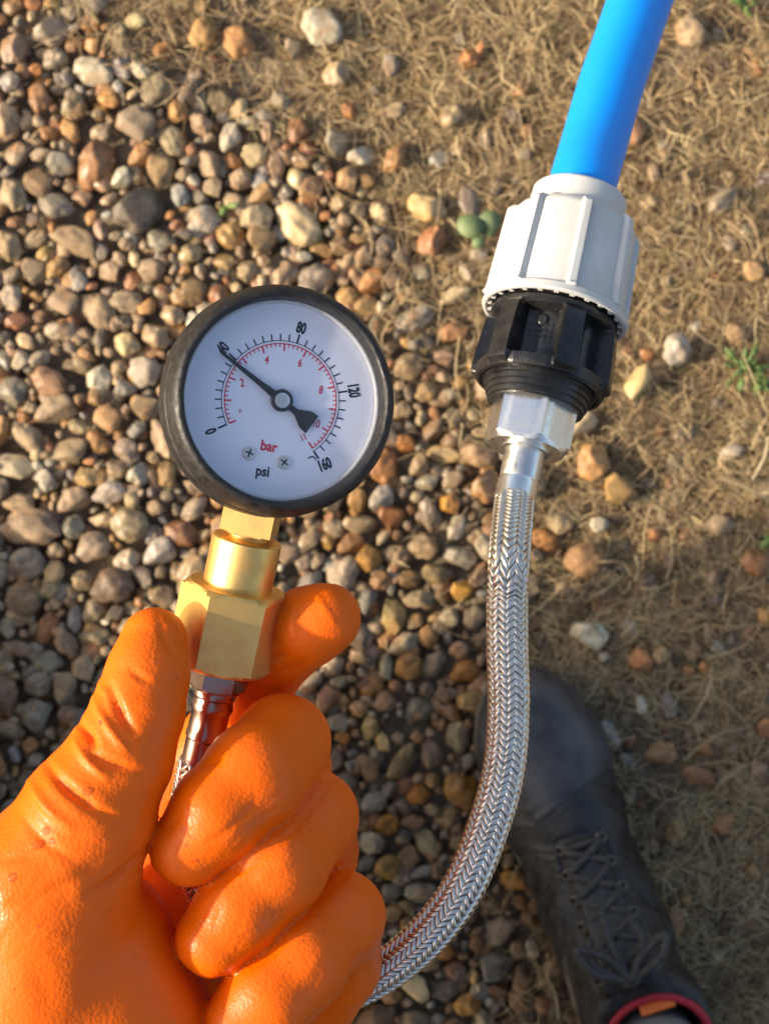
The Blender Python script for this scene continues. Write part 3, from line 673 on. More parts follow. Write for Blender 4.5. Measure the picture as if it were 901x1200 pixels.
# ------------------------------------------------------------------ braided hose with its end fittings
hose = empty('braided_hose', P(600, 700, .58), 'silver braided flexible hose looping from the steel nut down to the gloved hand', 'hose')
M_CRIMP = mat('crimped_steel', (.42, .29, .24), .26, 1, bump=.1, bscale=600, bdist=.0003)
prism(MB(), 6, 9.4, 52.6, 60.2, MA, math.radians(-8), .5).build('hexagon_collar', M_CRIMP, hose)
M_CRIMP = mat('crimped_steel', (.42, .29, .24), .26, 1, bump=.1, bscale=600, bdist=.0003)
MB().lathe([(6.7, 60.0), (7.0, 60.6), (7.0, 62.4), (6.4, 63.2), (6.4, 64.6), (6.75, 65.4), (6.75, 67), (6.2, 68), (6.2, 74.4), (6.5, 75), (6.5, 76.6), (6.1, 77.2), (6.1, 83.6), (6.4, 84.1), (6.3, 84.8), (5.6, 85)], 48, MA).build('ferrule', M_CRIMP, hose)
# coupling axis
CA = P(680, 228, .642); CB = P(631, 456, .622)    # white cap top -> black body bottom
MC = axis_frame(CA, CB); LC = (CB - CA).length * 1000
NZ0 = LC + 10.0
prism(MB(), 6, 15.6, NZ0 - 18, NZ0 + 13.0, MC, math.radians(20), 1.0).build('hexagon_nut', M_STEEL, hose)
MB().lathe([(8.6, NZ0 - 2.8 + 15.2), (8.4, NZ0 - 2.8 + 16.4), (7.1, NZ0 - 2.8 + 16.9), (7.05, NZ0 - 2.8 + 26.4), (6.8, NZ0 - 2.8 + 27.0), (7.15, NZ0 - 2.8 + 28.4), (7.25, NZ0 - 2.8 + 33.4), (7.5, NZ0 - 2.8 + 34), (7.45, NZ0 - 2.8 + 35), (6.6, NZ0 - 2.8 + 35.2)], 48, MC).build('ferrule', M_STEEL, hose)
HS = MC @ Vector((0, 0, NZ0 + 32.0)); hdir = (MC @ Vector((0, 0, 1)) - MC @ Vector((0, 0, 0))).normalized()
hpts = [HS, P(597, 650, .5845), P(594.5, 702, .583), P(594.5, 760, .580), P(596, 830, .578), P(590.5, 900, .576), P(573.5, 965, .574), P(545, 1036, .572), P(507, 1090, .574), P(460, 1132, .578), P(408, 1160, .582), P(350, 1170, .582), P(290, 1125, .574), P(245, 1050, .566), P(222, 975, .559), MA @ Vector((0, 0, 96)), MA @ Vector((0, 0, 84))]
hpath = resample(catmull(hpts, .002), .0012)
RH = .0070
MB().tube(hpath, RH - .0007, 20).build('inner_tube', mat('hose_core', (.10, .08, .07), .5), hose, smooth=True)
M_BRAID = mat('braid_wire', (.80, .75, .68), .31, 1, var=(.68, .61, .53), vscale=260)
def braid(path, R, ncol, pitch):
    """herringbone plait: slanted bundles in columns round the hose, neighbours leaning opposite ways"""
    n = len(path); T = [(path[min(i + 1, n - 1)] - path[max(i - 1, 0)]).normalized() for i in range(n)]
    N = [None] * n; cur = Vector((0, 0, 1)); cur = (cur - T[0] * cur.dot(T[0])).normalized()
    for i in range(n): cur = (cur - T[i] * cur.dot(T[i])).normalized(); N[i] = cur
    Pn = np.array([tuple(p) for p in path]); Tn = np.array([tuple(t) for t in T]); Nn = np.array([tuple(v) for v in N]); Bn = np.cross(Tn, Nn)
    s = np.concatenate([[0], np.cumsum(np.linalg.norm(np.diff(Pn, axis=0), axis=1))]); L = s[-1]
    rows = int(L / pitch); cw = 2 * np.pi / ncol
    # local shape of one bundle: along a (-1..1), across b (-1..1)
    na, nb = 7, 5
    A, B = np.meshgrid(np.linspace(-1, 1, na), np.linspace(-1, 1, nb), indexing='ij')
    hgt = (1 - .55 * A ** 4) * np.sqrt(np.maximum(0, 1 - (B * .96) ** 2))
    half_len = cw * R * .60; slope = .78; wid = pitch * .47
    r_, c_ = np.meshgrid(np.arange(rows), np.arange(ncol), indexing='ij'); r_ = r_.ravel(); c_ = c_.ravel()
    sg = np.where(c_ % 2 == 0, 1.0, -1.0)
    jit = rng.normal(0, .035, len(r_)) * pitch
    th = c_[:, None, None] * cw + (A * half_len / R)[None] * (1 - 0 * B)
    ss = (r_[:, None, None] + .5) * pitch + jit[:, None, None] + sg[:, None, None] * A[None] * half_len * slope + B[None] * wid * (1 - .25 * np.abs(A[None]) ** 3)
    rr = R - .0008 + .00095 * hgt[None] + rng.normal(0, .00003, len(r_))[:, None, None] + 0 * th
    ss = np.clip(ss, 0, L - 1e-6); sh = ss.shape; sf = ss.ravel()
    def it(Q): return np.stack([np.interp(sf, s, Q[:, i]) for i in range(3)], 1).reshape(*sh, 3)
    V = it(Pn) + (it(Nn) * np.cos(th)[..., None] + it(Bn) * np.sin(th)[..., None]) * rr[..., None]
    m = na * nb; b0 = (np.arange(len(r_)) * m)[:, None, None]; i_ = np.arange(na - 1)[:, None]; j_ = np.arange(nb - 1)[None, :]
    q = (i_ * nb + j_)[None]; Fc = np.stack([b0 + q, b0 + q + nb, b0 + q + nb + 1, b0 + q + 1], -1).reshape(-1, 4)
    return V.reshape(-1, 3), Fc
V, Fc = braid(hpath, RH, 16, .00235)
br = mesh_obj('steel_braid', V, Fc, M_BRAID, hose); br['kind'] = 'stuff'

# ------------------------------------------------------------------ compression coupling
M_WPL = mat('white_plastic', (.61, .60, .57), .36, var=(.53, .52, .49), vscale=60, bump=.15, bscale=300, bdist=.0004, rvar=.1)
M_BPL = mat('black_plastic', (.009, .009, .010), .2, var=(.024, .023, .022), vscale=90, bump=.3, bscale=500, rvar=.2, bdist=.0005)
coup = empty('pipe_coupling', MC @ Vector((0, 0, LC / 2)), 'white and black plastic compression coupling joining blue pipe to braided hose', 'coupling')
def sstep(a, b, x): t = min(1, max(0, (x - a) / (b - a))); return t * t * (3 - 2 * t)
NW = 49.5      # length of the white nut, mm
def rwhite(a, h):
    core = 17.0 if h < 10.5 else 0
    core = np.interp(h, [0, .4, 1.2, 9.2, 10.2, 11.2, 13, 43, 45, 46.3, NW - .8, NW], [15.0, 16.7, 17.3, 17.8, 18.4, 21.4, 22.6, 24.0, 24.2, 25.9, 26.4, 26.0])
    k = 8; f = ((a - .33) % (2 * math.pi / k)) - math.pi / k; half = .058 * 22 / max(core, 1)
    rib = (1 - sstep(half, half + .03, abs(f))) * sstep(10.0, 11.6, h) * (1 - sstep(45.9, 46.3, h)) * np.interp(h, [10, 13, 45, 47], [1.8, 2.3, 2.3, 1.4])
    f2 = ((a - .33 + math.pi / 16) % (2 * math.pi / 8)) - math.pi / 8
    return core + rib
hs = [0, .4, 1.2, 3, 6, 9.2, 9.7, 10.2, 10.7, 11.2, 11.7, 12.3, 13, 14, 16, 20, 25, 30, 35, 40, 43, 45, 45.6, 46.0, 46.4, 47.5, NW - .8, NW]
mb = MB().polar(288, hs, rwhite, MC)
mb.lathe([(26.0, NW), (25.0, NW + .1), (24.3, NW - .3), (23.9, NW - 4), (23.3, NW - 10)], 96, MC)
mb.lathe([(12.6, .8), (13.4, .1), (14.6, 0)], 96, MC)
wn = mb.build('white_nut', M_WPL, coup)
for i in range(26):
    a = 2 * math.pi * i / 26; Mt = MC @ Matrix.Rotation(a, 4, 'Z'); MB().box((23.7, 0, NW - 1.3), (1.5, 1.7, 2.4), Mt).build('tooth', M_WPL, wn)
LB0 = NW - 6
def rblack(a, h):
    """barrel with six deep pockets between thick walls"""
    top, bot = NW + 3.4, LC - 4.5
    k = 6; f = abs(((a - .30) % (2 * math.pi / k)) - math.pi / k)
    wall = sstep(.325, .36, f)
    inp = sstep(top, top + 1.0, h) * (1 - sstep(bot - 1.2, bot, h)) * (1 - wall)
    outer = float(np.interp(h, [LB0, NW - .5, NW + .6, NW + 2.2, NW + 3.0, NW + 6, LC - 9, LC - 3, LC - 1, LC], [21.0, 21.6, 22.6, 22.6, 21.6, 22.4, 23.4, 23.6, 23.2, 22.2]))
    outer += 1.9 * sstep(top - 1, top, h) * wall * (1 - sstep(LC - 2.4, LC - 1.2, h))
    flat = math.cos(math.pi / 12) / math.cos(((a - .30 + math.pi / 12) % (math.pi / 6)) - math.pi / 12)
    outer = outer * (1 - .6 * (1 - flat)) if h > top else outer
    deep = 17.0 - 1.2 * (1 - abs(f) / .35)
    return outer * (1 - inp) + deep * inp
hs = sorted(set([LB0, NW - .5, NW + .6, NW + 1.4, NW + 2.2, NW + 2.6, NW + 3, NW + 3.2] + [NW + 3.4 + .25 * i for i in range(5)] + list(np.linspace(NW + 5, LC - 6.5, 6)) + [LC - 5.8 + .32 * i for i in range(5)] + [LC - 3, LC - 2.4, LC - 2.0, LC - 1.6, LC - .8, LC]))
mb = MB().polar(360, hs, rblack, MC)
rb = [(22.6, LC), (21.4, LC + .1), (20.8, LC - .8), (20.2, LC - .8)]
for i in range(4): rb += [(20.1 - i * .9, LC - .6 + i * 2.0), (20.0 - i * .9, LC + .9 + i * 2.0), (19.2 - i * .9, LC + 1.2 + i * 2.0)]
rb += [(16.3, LC + 7.8), (13, LC + 8), (5, LC + 8)]
mb.lathe(rb, 96, MC); bb = mb.build('black_body', M_BPL, coup)
def on_barrel(a, r, h): return MC @ Matrix.Rotation(a, 4, 'Z') @ Matrix.Translation((r, 0, h)) @ Matrix.Rotation(math.pi / 2, 4, 'Y')
a_c = .30 + math.pi / 3 * 1; hm = (NW + LC) / 2 + 3
fa = max((.30 + k * math.pi / 3 + math.pi / 6 for k in range(6)), key=lambda a: math.cos(a - math.radians(97)))
MB().lathe([(2.0, 0), (2.0, 1.2), (1.5, 1.6), (.01, 1.6)], 20, on_barrel(fa, 15.4, hm - 9)).build('moulded_button', M_BPL, bb)
em = MB(); r5 = random.Random(5)
for row in range(3):
    for q in range(5):
        em.box(((row - 1) * -2.2 - 3, (q - 2) * 1.9, .55), (1.3 * r5.uniform(.5, 1), .45, .5), on_barrel(fa, 15.7, hm - 8)); em.box(((row - 1) * -2.2 - 3 + r5.uniform(-.5, .5), (q - 2) * 1.9 + .5, .55), (.4, 1.2 * r5.uniform(.6, 1), .5), on_barrel(fa, 15.7, hm - 8))
em.build('moulded_marks', M_BPL, bb)
dr = MB(); r6 = random.Random(6)
for _ in range(70):
    a = r6.uniform(.2, 3.0); h = r6.uniform(NW + 7, LC - 1); r = rblack(a, h)
    drop(dr, on_barrel(a, r - .1, h), 0, 0, 0, r6.uniform(.15, .45), seg=7)
dr.build('water_droplets', M_WATER, bb, smooth=True)['kind'] = 'stuff'
# ------------------------------------------------------------------ blue water pipe
up = -hdir
pp = [CA - up * .012, CA + up * .004, P(697, 165, .654), P(714, 105, .662), P(731, 55, .669), P(748, 5, .676), P(778, -80, .69), P(825, -220, .73), Vector((.26, .52, .38)), Vector((.38, .68, .18)), Vector((.55, .85, .04)), Vector((.8, 1.1, .013)), Vector((1.3, 1.5, .013)), Vector((2.4, 1.9, .013))]
mp = mat('blue_pipe', (.0, .27, .86), .36, var=(.0, .285, .88), vscale=30, bump=.05, bscale=200, bdist=.0003)
o = MB().tube(catmull(pp, .006), .0124, 40).build('water_pipe', mp, loc=CA); tag(o, 'bright blue plastic water pipe entering the white nut from the top', 'pipe')

# ------------------------------------------------------------------ the person who holds the gauge
person = empty('person', (.12, -.55, 0), 'person in an orange glove and black laced work boot holding the gauge and hose', 'person')
def Q(u, v, d):
    p = P(u, v, d / 1000); return (p.x * 1000, p.y * 1000, p.z * 1000)
LO = np.array(Q(-170, 1440, 640)); LO[1] = -330; LO[0] = -230
HI = np.array([60, -15, 760.])
LO = [-190, -296, 612]; HI = [22, -20, 758]
RES = .92
def newf(): return Field(LO, HI, RES)
def px2mm(px, d): return px * d / F
# palm and thumb
fp = newf()
K = 11
fp.cone(Q(100, 1115, 538), Q(134, 1235, 541), 28, 32.5, 16)
fp.cone(Q(130, 1235, 554), Q(80, 1400, 574), 34, 33, K)
fp.cone(Q(80, 1400, 574), Q(35, 1520, 583), 32, 35, K)
for m_ in ((225, 900, 590), (292, 945, 592), (310, 1040, 592), (318, 1140, 588)):
    fp.cone(Q(110, 1190, 584), Q(*m_), 22, 13, K)
th_ = [(181, 751, 534, 10.1), (173, 790, 530, 11.8), (162, 835, 526, 13.2), (140, 890, 523, 15.4), (103, 955, 522, 19.6), (58, 1045, 525, 26.3), (50, 1150, 532, 29)]
for a, b in zip(th_, th_[1:]): fp.cone(Q(*a[:3]), Q(*b[:3]), a[3], b[3], 4)
fingers = [
    [(225, 900, 590, 12), (298, 808, 576, 11.5), (334, 757, 562, 11.5), (362, 734, 555, 12.0), (382, 724, 553, 11.2)],
    [(292, 945, 594, 14), (334, 900, 570, 14.5), (331, 870, 550, 14.4), (298, 909, 533, 15.3), (256, 953, 528, 14.2), (221, 994, 527, 11.8)],
    [(310, 1040, 594, 14), (366, 1000, 572, 14.5), (363, 957, 553, 14.6), (323, 1017, 537, 15.0), (281, 1066, 533, 13.6), (250, 1101, 531, 11.8)],
    [(345, 1225, 592, 13), (394, 1130, 572, 14), (400, 1072, 555, 13.3), (355, 1124, 541, 14.6), (315, 1167, 536, 14.0), (285, 1199, 535, 12.4)]]
for k, fg in enumerate(fingers):
    ff = newf()
    for a, b in zip(fg, fg[1:]): ff.cone(Q(*a[:3]), Q(*b[:3]), a[3], b[3], 3.5)
    fp.merge(ff, .7)
V, Qd = fp.surface()
V = relax(V, Qd, 2, .5)
# folds and creases of the thin glove, as real displacement along the surface
N = vnormals(V, Qd)
dd = H * 1000 - V[:, 2]; U_ = 450.5 + F * V[:, 0] / dd; W_ = 600 - F * V[:, 1] / dd
FOLDS = [  # u1 v1 u2 v2 half width px, depth mm (positive = groove), bend px
    (128, 798, 160, 862, 7, 2.0, 5), (150, 782, 178, 800, 5, .8, 2), (108, 815, 152, 884, 6, -1.4, 4), (88, 842, 112, 880, 7, 2.2, -3), (100, 880, 178, 905, 8, 1.5, 6), (84, 862, 130, 915, 6, -1.6, 5),
    (52, 890, 112, 945, 8, 1.8, 7), (64, 912, 160, 968, 8, 1.2, 8), (30, 910, 88, 975, 7, -1.3, 6), (20, 945, 90, 1010, 8, .9, 8),
    (182, 984, 96, 1052, 4.5, 1.9, -6), (186, 1010, 130, 1050, 8, -.5, 0), (185, 720, 212, 780, 6, .6, 4),
    (100, 770, 126, 815, 6, -.4, 2), (232, 905, 262, 890, 5, .6, -3), (240, 990, 300, 940, 6, .5, 5), (205, 955, 235, 985, 5, .4, 3), (190, 975, 212, 960, 6, .5, 0),
    (300, 770, 340, 765, 5, 1.0, 2), (318, 790, 368, 772, 6, .6, 3), (300, 700, 340, 790, 7, .4, 0), (352, 700, 346, 752, 6, -.7, 6),
    (365, 690, 395, 735, 5, -.4, 0), (238, 1046, 300, 1020, 8, -.3, 0), (385, 985, 402, 940, 6, -.4, 0), (250, 1090, 262, 1050, 7, .3, 0),
    (300, 1030, 360, 985, 12, -.25, 4), (330, 1180, 400, 1090, 12, -.25, 0), (60, 985, 150, 1100, 22, -.5, 10), (10, 1060, 120, 1010, 9, .5, 8), (0, 1010, 60, 990, 8, .7, 4),
    (215, 1110, 240, 1180, 12, .35, 5), (40, 1120, 60, 1190, 18, .3, 0)]
disp = np.zeros(len(V))
for (u1, v1, u2, v2, hw, dp, bend) in FOLDS:
    du, dv = u2 - u1, v2 - v1; L = math.hypot(du, dv); t = ((U_ - u1) * du + (W_ - v1) * dv) / L ** 2
    c = ((U_ - u1) * -dv + (W_ - v1) * du) / L - bend * np.sin(np.clip(t, 0, 1) * math.pi)
    tap = np.clip(1 - np.abs(t - .5) * 2, 0, 1) ** .6
    disp -= 1.2 * dp * np.exp(-(c / (hw * .72)) ** 2) * tap
for poly, hw, dp in (([(392, 905), (372, 940), (343, 975), (300, 1012), (262, 1034), (236, 1046)], 4.5, 1.2), ([(424, 1003), (398, 1032), (368, 1060), (330, 1095), (292, 1125), (255, 1150)], 4.5, 1.2)):
    best = np.full(len(V), 1e9); side = np.zeros(len(V))
    for (u1, v1), (u2, v2) in zip(poly, poly[1:]):
        du, dv = u2 - u1, v2 - v1; t = np.clip(((U_ - u1) * du + (W_ - v1) * dv) / (du * du + dv * dv), 0, 1); best = np.minimum(best, np.hypot(U_ - u1 - t * du, W_ - v1 - t * dv))
    disp -= .35 * dp * np.exp(-(best / hw) ** 2)
front = np.clip((N[:, 2] + .15) * 3, 0, 1)
wr = np.array([mnoise.noise(Vector((a * .055, b * .055, c * .055))) * .45 + mnoise.noise(Vector((a * .16 + 7, b * .16, c * .16))) * .08 - .35 * max(0, .12 - abs(mnoise.noise(Vector((a * .05 + b * .05, (a - b) * .16, c * .06)))))/ .12 * max(0, .25 + mnoise.noise(Vector((a * .04, b * .04, 9)))) for a, b, c in V])
V = V + N * (disp * front + wr)[:, None]
V = relax(V, Qd, 1, .3)
def glove_mat():
    m = mat('orange_nitrile', (.95, .17, .004), .38, sss=.03, spec=.28)
    t = m.node_tree; L = t.links; b = t.nodes['Principled BSDF']; b.inputs['Coat Weight'].default_value = .06; b.inputs['Coat Roughness'].default_value = .2
    tc = t.nodes.new('ShaderNodeTexCoord')
    n = t.nodes.new('ShaderNodeTexNoise'); n.inputs['Scale'].default_value = 22; n.inputs['Detail'].default_value = 5; L.new(tc.outputs['Object'], n.inputs['Vector'])
    mr = t.nodes.new('ShaderNodeMapRange'); mr.inputs['From Min'].default_value = .38; mr.inputs['From Max'].default_value = .62; mr.inputs['To Min'].default_value = .32; mr.inputs['To Max'].default_value = .6; L.new(n.outputs['Fac'], mr.inputs['Value']); L.new(mr.outputs[0], b.inputs['Roughness'])
    r = t.nodes.new('ShaderNodeValToRGB'); r.color_ramp.elements[0].color = (.82, .115, .0, 1); r.color_ramp.elements[1].color = (.93, .155, .0, 1); L.new(n.outputs['Fac'], r.inputs[0]); L.new(r.outputs[0], b.inputs['Base Color'])
    v = t.nodes.new('ShaderNodeTexVoronoi'); v.inputs['Scale'].default_value = 820; L.new(tc.outputs['Object'], v.inputs['Vector'])
    n2 = t.nodes.new('ShaderNodeTexNoise'); n2.inputs['Scale'].default_value = 240; n2.inputs['Detail'].default_value = 4; L.new(tc.outputs['Object'], n2.inputs['Vector'])
    b1 = t.nodes.new('ShaderNodeBump'); b1.inputs['Strength'].default_value = .30; b1.inputs['Distance'].default_value = .0004; L.new(v.outputs['Distance'], b1.inputs['Height'])
    b2 = t.nodes.new('ShaderNodeBump'); b2.inputs['Strength'].default_value = .06; b2.inputs['Distance'].default_value = .0007; L.new(n2.outputs['Fac'], b2.inputs['Height']); L.new(b1.outputs[0], b2.inputs['Normal'])
    L.new(b2.outputs[0], b.inputs['Normal']); return m
M_GLOVE = glove_mat()
glove = mesh_obj('glove', V / 1000, Qd, M_GLOVE, person); glove['label'] = 'shiny orange rubber glove on the left hand'
# drops of water standing on the glove
Vn = vnormals(V, Qd); dr = MB(); r8 = np.random.default_rng(8)
cand = np.where((Vn[:, 2] > .45) & (U_ > 2) & (U_ < 450) & (W_ < 1195) & (W_ > 700))[0]
pick = list(r8.choice(cand, 110, replace=False)); spots = [(101, 928), (52, 975), (44, 992), (14, 1028), (118, 848), (62, 985)]
for i, k in enumerate(pick + [cand[np.argmin((U_[cand] - a) ** 2 + (W_[cand] - b) ** 2)] for a, b in spots]):
    q = Vector(Vn[k]).to_track_quat('Z', 'Y').to_matrix().to_4x4(); Mx = Matrix.Translation(Vector(V[k]) / 1000) @ q @ Matrix.Scale(.001, 4)
    drop(dr, Mx, 0, 0, 0, r8.uniform(.2, .6) if i < 110 else r8.uniform(.9, 1.4), .5, 9)
dr.build('water_droplets', M_WATER, glove, smooth=True)['kind'] = 'stuff'

# ------------------------------------------------------------------ boots
M_LEATHER = mat('black_leather', (.010, .010, .011), .34, var=(.032, .031, .031), vscale=60, bump=.8, bscale=320, rvar=.25, bdist=.0012)
M_TOE = mat('black_toe_rubber_painted_sheen', (.026, .027, .031), .34, var=(.075, .075, .08), vscale=32, bump=.35, bscale=400, rvar=.15)  # paler bluish-grey patches imitate light reflected on the toe, put into its colour
M_SOLE = mat('boot_sole', (.035, .033, .03), .7, var=(.11, .09, .07), vscale=60, bump=.4)
M_LACE = mat('dark_lace', (.022, .021, .02), .5, var=(.075, .068, .06), vscale=500, bump=.6, bscale=1500)
M_EYE = mat('eyelet_metal', (.14, .125, .11), .4, 1); M_RED = mat('red_trim', (.42, .015, .03), .6, bump=.4, bscale=900)
M_LIN = mat('boot_lining', (.03, .03, .03), .9); M_SOCK = mat('white_sock', (.2, .195, .185), .9, bump=.5, bscale=900); M_TAB = mat('orange_tab', (.75, .16, .02), .6)
def boot(heel, toe_ang, flip, parent):
    MT = Matrix.Translation(heel) @ Matrix.Rotation(toe_ang, 4, 'Z') @ Matrix.Diagonal((.00095, .001 * flip, .001, 1))
    f = Field((-15, -70, 5), (325, 70, 175), 1.6)
    f.ell((246, 2, 34), (62, 41, 36), k=10); f.ell((222, 1, 38), (62, 43, 38), k=14); f.ell((150, 4, 42), (95, 38, 42), k=16)
    f.cone((215, 2, 50), (120, 6, 80), 28, 33, 14); f.cone((130, 6, 78), (72, 8, 122), 34, 36, 16)
    f.cone((62, 6, 40), (62, 8, 120), 33, 37, 14); f.cone((62, 8, 120), (50, 10, 160), 37, 39, 10); f.ell((46, 3, 38), (52, 34, 42), k=10)
    f.plane((0, 0, 22), (0, 0, -1), 3); f.plane((70, 8, 140), (-.18, 0, 1), 6)
    f.cone((58, 9, 108), (48, 9, 190), 29, 32, 4, 'cut')
    V, Qd = f.surface(); V = relax(V, Qd, 2)
    N = vnormals(V, Qd); dsp = np.zeros(len(V))
    x, y, z = V.T
    outer = ((x - 54) ** 2 + (y - 9) ** 2 > 33 ** 2) | (z < 100)
    seam = np.abs(x - 214 - .12 * y - 6 * np.sin(y / 16)); dsp -= .9 * np.exp(-(seam / 1.6) ** 2) * (z > 30); dsp += np.where(x > 214 + .12 * y + 6 * np.sin(y / 16), .9, 0)
    edge = np.abs(np.abs(y - 5) - (15 + (200 - x) * .055)); dsp -= .9 * np.exp(-(edge / 1.8) ** 2) * (x < 192) * (x > 92) * (z > 55)
    dsp -= .9 * np.exp(-((x - 192) ** 2) / 5) * (np.abs(y - 5) < 15) * (z > 50)
    ar = np.hypot(x - 190, (y - 4) * .8); dsp += .8 * np.exp(-((ar - 24) / 3.5) ** 2) * (x > 185) + .5 * np.exp(-((ar - 32) / 3) ** 2) * (x > 188)
    dsp -= 1.0 * np.exp(-((z - 112 + .25 * x * .3) / 2.2) ** 2) * (x < 105) * outer
    for xs in (182, 150, 118):       # side straps running from the eyelets to the sole
        bx = xs + (75 - z) * .35; m2 = (np.abs(y - 5) > 15 + (200 - x) * .055) & (z < 100)
        dsp += 2.0 / (1 + np.exp((np.abs(x - bx) - 9) * 1.6)) * m2; dsp -= 1.2 * np.exp(-((np.abs(x - bx) - 6.0) / 1.1) ** 2) * m2
    dsp -= 1.2 * np.exp(-((z - 34 - .05 * (150 - x)) / 1.8) ** 2) * (x < 210)
    wr = np.array([mnoise.noise(Vector((a * .05, b * .07, c * .05))) * 1.2 + mnoise.noise(Vector((a * .16, b * .22, c * .16))) * .55 for a, b, c in V])
    V = V + N * ((dsp * outer) + wr * np.clip((225 - x) / 60, .12, 1))[:, None]
    def tr(A): return np.array([tuple(MT @ Vector(p)) for p in A])
    if flip < 0: Qd = Qd[:, ::-1]
    upper = mesh_obj('boot_upper', tr(V), Qd, M_LEATHER, parent)
    # the toe cap is its own material region of the same leather shell
    upper.data.materials.append(M_TOE); mid = V[Qd].mean(1)
    idx = np.where(mid[:, 0] > 214 + .12 * mid[:, 1] + 6 * np.sin(mid[:, 1] / 16), 1, 0).astype(np.int32); upper.data.polygons.foreach_set('material_index', idx)
    # sole
    st = [(-8, 18), (0, 28), (20, 34), (60, 34), (110, 32), (150, 35), (190, 42), (225, 45), (260, 43), (285, 34), (302, 20), (308, 8)]
    out = [(a, b + 2) for a, b in st] + [(a, -b + 2) for a, b in st[::-1]]
    n = len(out); hz = [(0, -3), (3, 0), (12, 0), (14, -1.5), (16, 0), (25, 0), (28, -3), (28, -12)]
    Vs = []; cx = 150
    for z_, o_ in hz:
        for (a, b) in out:
            L = math.hypot((a - cx) * .35, b) + 1e-6; Vs.append((a + (a - cx) * .35 / L * o_, b + b / L * o_, z_))
    Fs = [(j * n + i, j * n + (i + 1) % n, (j + 1) * n + (i + 1) % n, (j + 1) * n + i) for j in range(len(hz) - 1) for i in range(n)] + [tuple(range(n))[::-1]]
    MB().add(Vs, Fs, MT).build('sole', M_SOLE, upper)
    # height of the instep, found on the shell
    topx = {}
    def zs(px_, py_):
        k = np.where((np.abs(V[:, 0] - px_) < 4) & (np.abs(V[:, 1] - py_) < 4) & (N[:, 2] > 0))[0]
        return V[k, 2].max() if len(k) else 90
    rows_ = [186, 170, 154, 138, 122, 107]
    def hole(i, s): x_ = rows_[i]; y_ = 5 + s * (13 + (200 - x_) * .055); return Vector((x_, y_, zs(x_, y_) + .8))
    MB().tube([MT @ Vector((x_, 5, zs(x_, 5) + 1.2)) for x_ in (190, 170, 150, 130, 112, 96)], [.009, .013, .014, .015, .017, .019], 16, flat=.16).build('tongue', M_LEATHER, upper, smooth=True)
    for i in range(len(rows_)):
        for s in (-1, 1):
            h = hole(i, s); Me = MT @ Matrix.Translation(h) @ Matrix.Rotation(-s * .35, 4, 'X')
            MB().lathe([(4.4, 0), (4.3, 1.2), (3.2, 2.0), (2.0, 1.2), (1.9, -1)], 16, Me).build('eyelet', M_EYE, upper, smooth=True)
    for i in range(len(rows_) - 1):
        for s in (-1, 1):
            a = hole(i, s); b = hole(i + 1, -s); m_ = (a + b) / 2; m_.z = max(m_.z, zs(m_.x, m_.y)) + 4.5 + s
            pth = catmull([a + Vector((0, 0, -1)), a.lerp(m_, .35) + Vector((0, 0, 3.2)), m_, m_.lerp(b, .65) + Vector((0, 0, 3.0)), b + Vector((0, 0, -1))], 2)
            MB().tube([MT @ p for p in pth], .0027, 8, flat=.65).build('lace', M_LACE, upper, smooth=True)
    h0, h1 = hole(0, -1), hole(0, 1); mm = (h0 + h1) / 2; MB().tube([MT @ p for p in catmull([h0, mm + Vector((0, 0, 5)), h1], 2)], .0027, 8, flat=.65).build('lace', M_LACE, upper, smooth=True)
    b0 = Vector((104, 5, zs(104, 5) + 7))
    for s, (dx, dy, w2) in enumerate(((16, 26, 12), (22, -24, -12))):       # two bows of the knot
        p = [b0, b0 + Vector((dx * .6, dy * .6 + w2 * .5, 5)), b0 + Vector((dx * 1.4, dy * 1.1, 2)), b0 + Vector((dx * .9, dy * .7 - w2 * .6, 2)), b0 + Vector((0, 0, 1))]
        MB().tube([MT @ q for q in catmull(p, 2)], .0028, 8, flat=.65).build('lace', M_LACE, upper, smooth=True)
    for (dx, dy) in ((40, 12), (34, -16), (48, -4)):
        p = [b0, b0 + Vector((dx * .5, dy * 1.2, 2)), b0 + Vector((dx, dy, -3))]
        MB().tube([MT @ q for q in catmull(p, 2)], .0027, 8, flat=.65).build('lace', M_LACE, upper, smooth=True)
    MB().lathe([(1, -4), (4.2, -3), (5.2, 0), (4.2, 3), (1, 4)], 12, MT @ Matrix.Translation(b0) @ Matrix.Diagonal((1, 1.3, .7, 1))).build('lace_knot', M_LACE, upper, smooth=True)
    ring = []
    for i in range(49):
        a = 2 * math.pi * i / 48; c_ = (54 + 33 * math.cos(a), 9.5 + 33.5 * math.sin(a)); ring.append(MT @ Vector((c_[0], c_[1], 139.5 + .18 * (c_[0] - 70))))
    MB().tube(ring, .0028, 8, closed_ends=False).build('collar_trim', M_RED, upper, smooth=True)
    return MT, upper
heel = Vector((.1796, -.3872, gh(.18, -.3) + .004))
MTr, upr = boot(heel, math.radians(108.4), -1, person)
heel2 = Vector((-.38, -.30, .004)); MTl, upl = boot(heel2, math.radians(86), 1, person)
MB().box((0, 0, 0), (12, 22, 5), MTr @ Matrix.Translation((82, 16, 140)) @ Matrix.Rotation(.5, 4, 'Y')).build('pull_tab', M_TAB, upr)
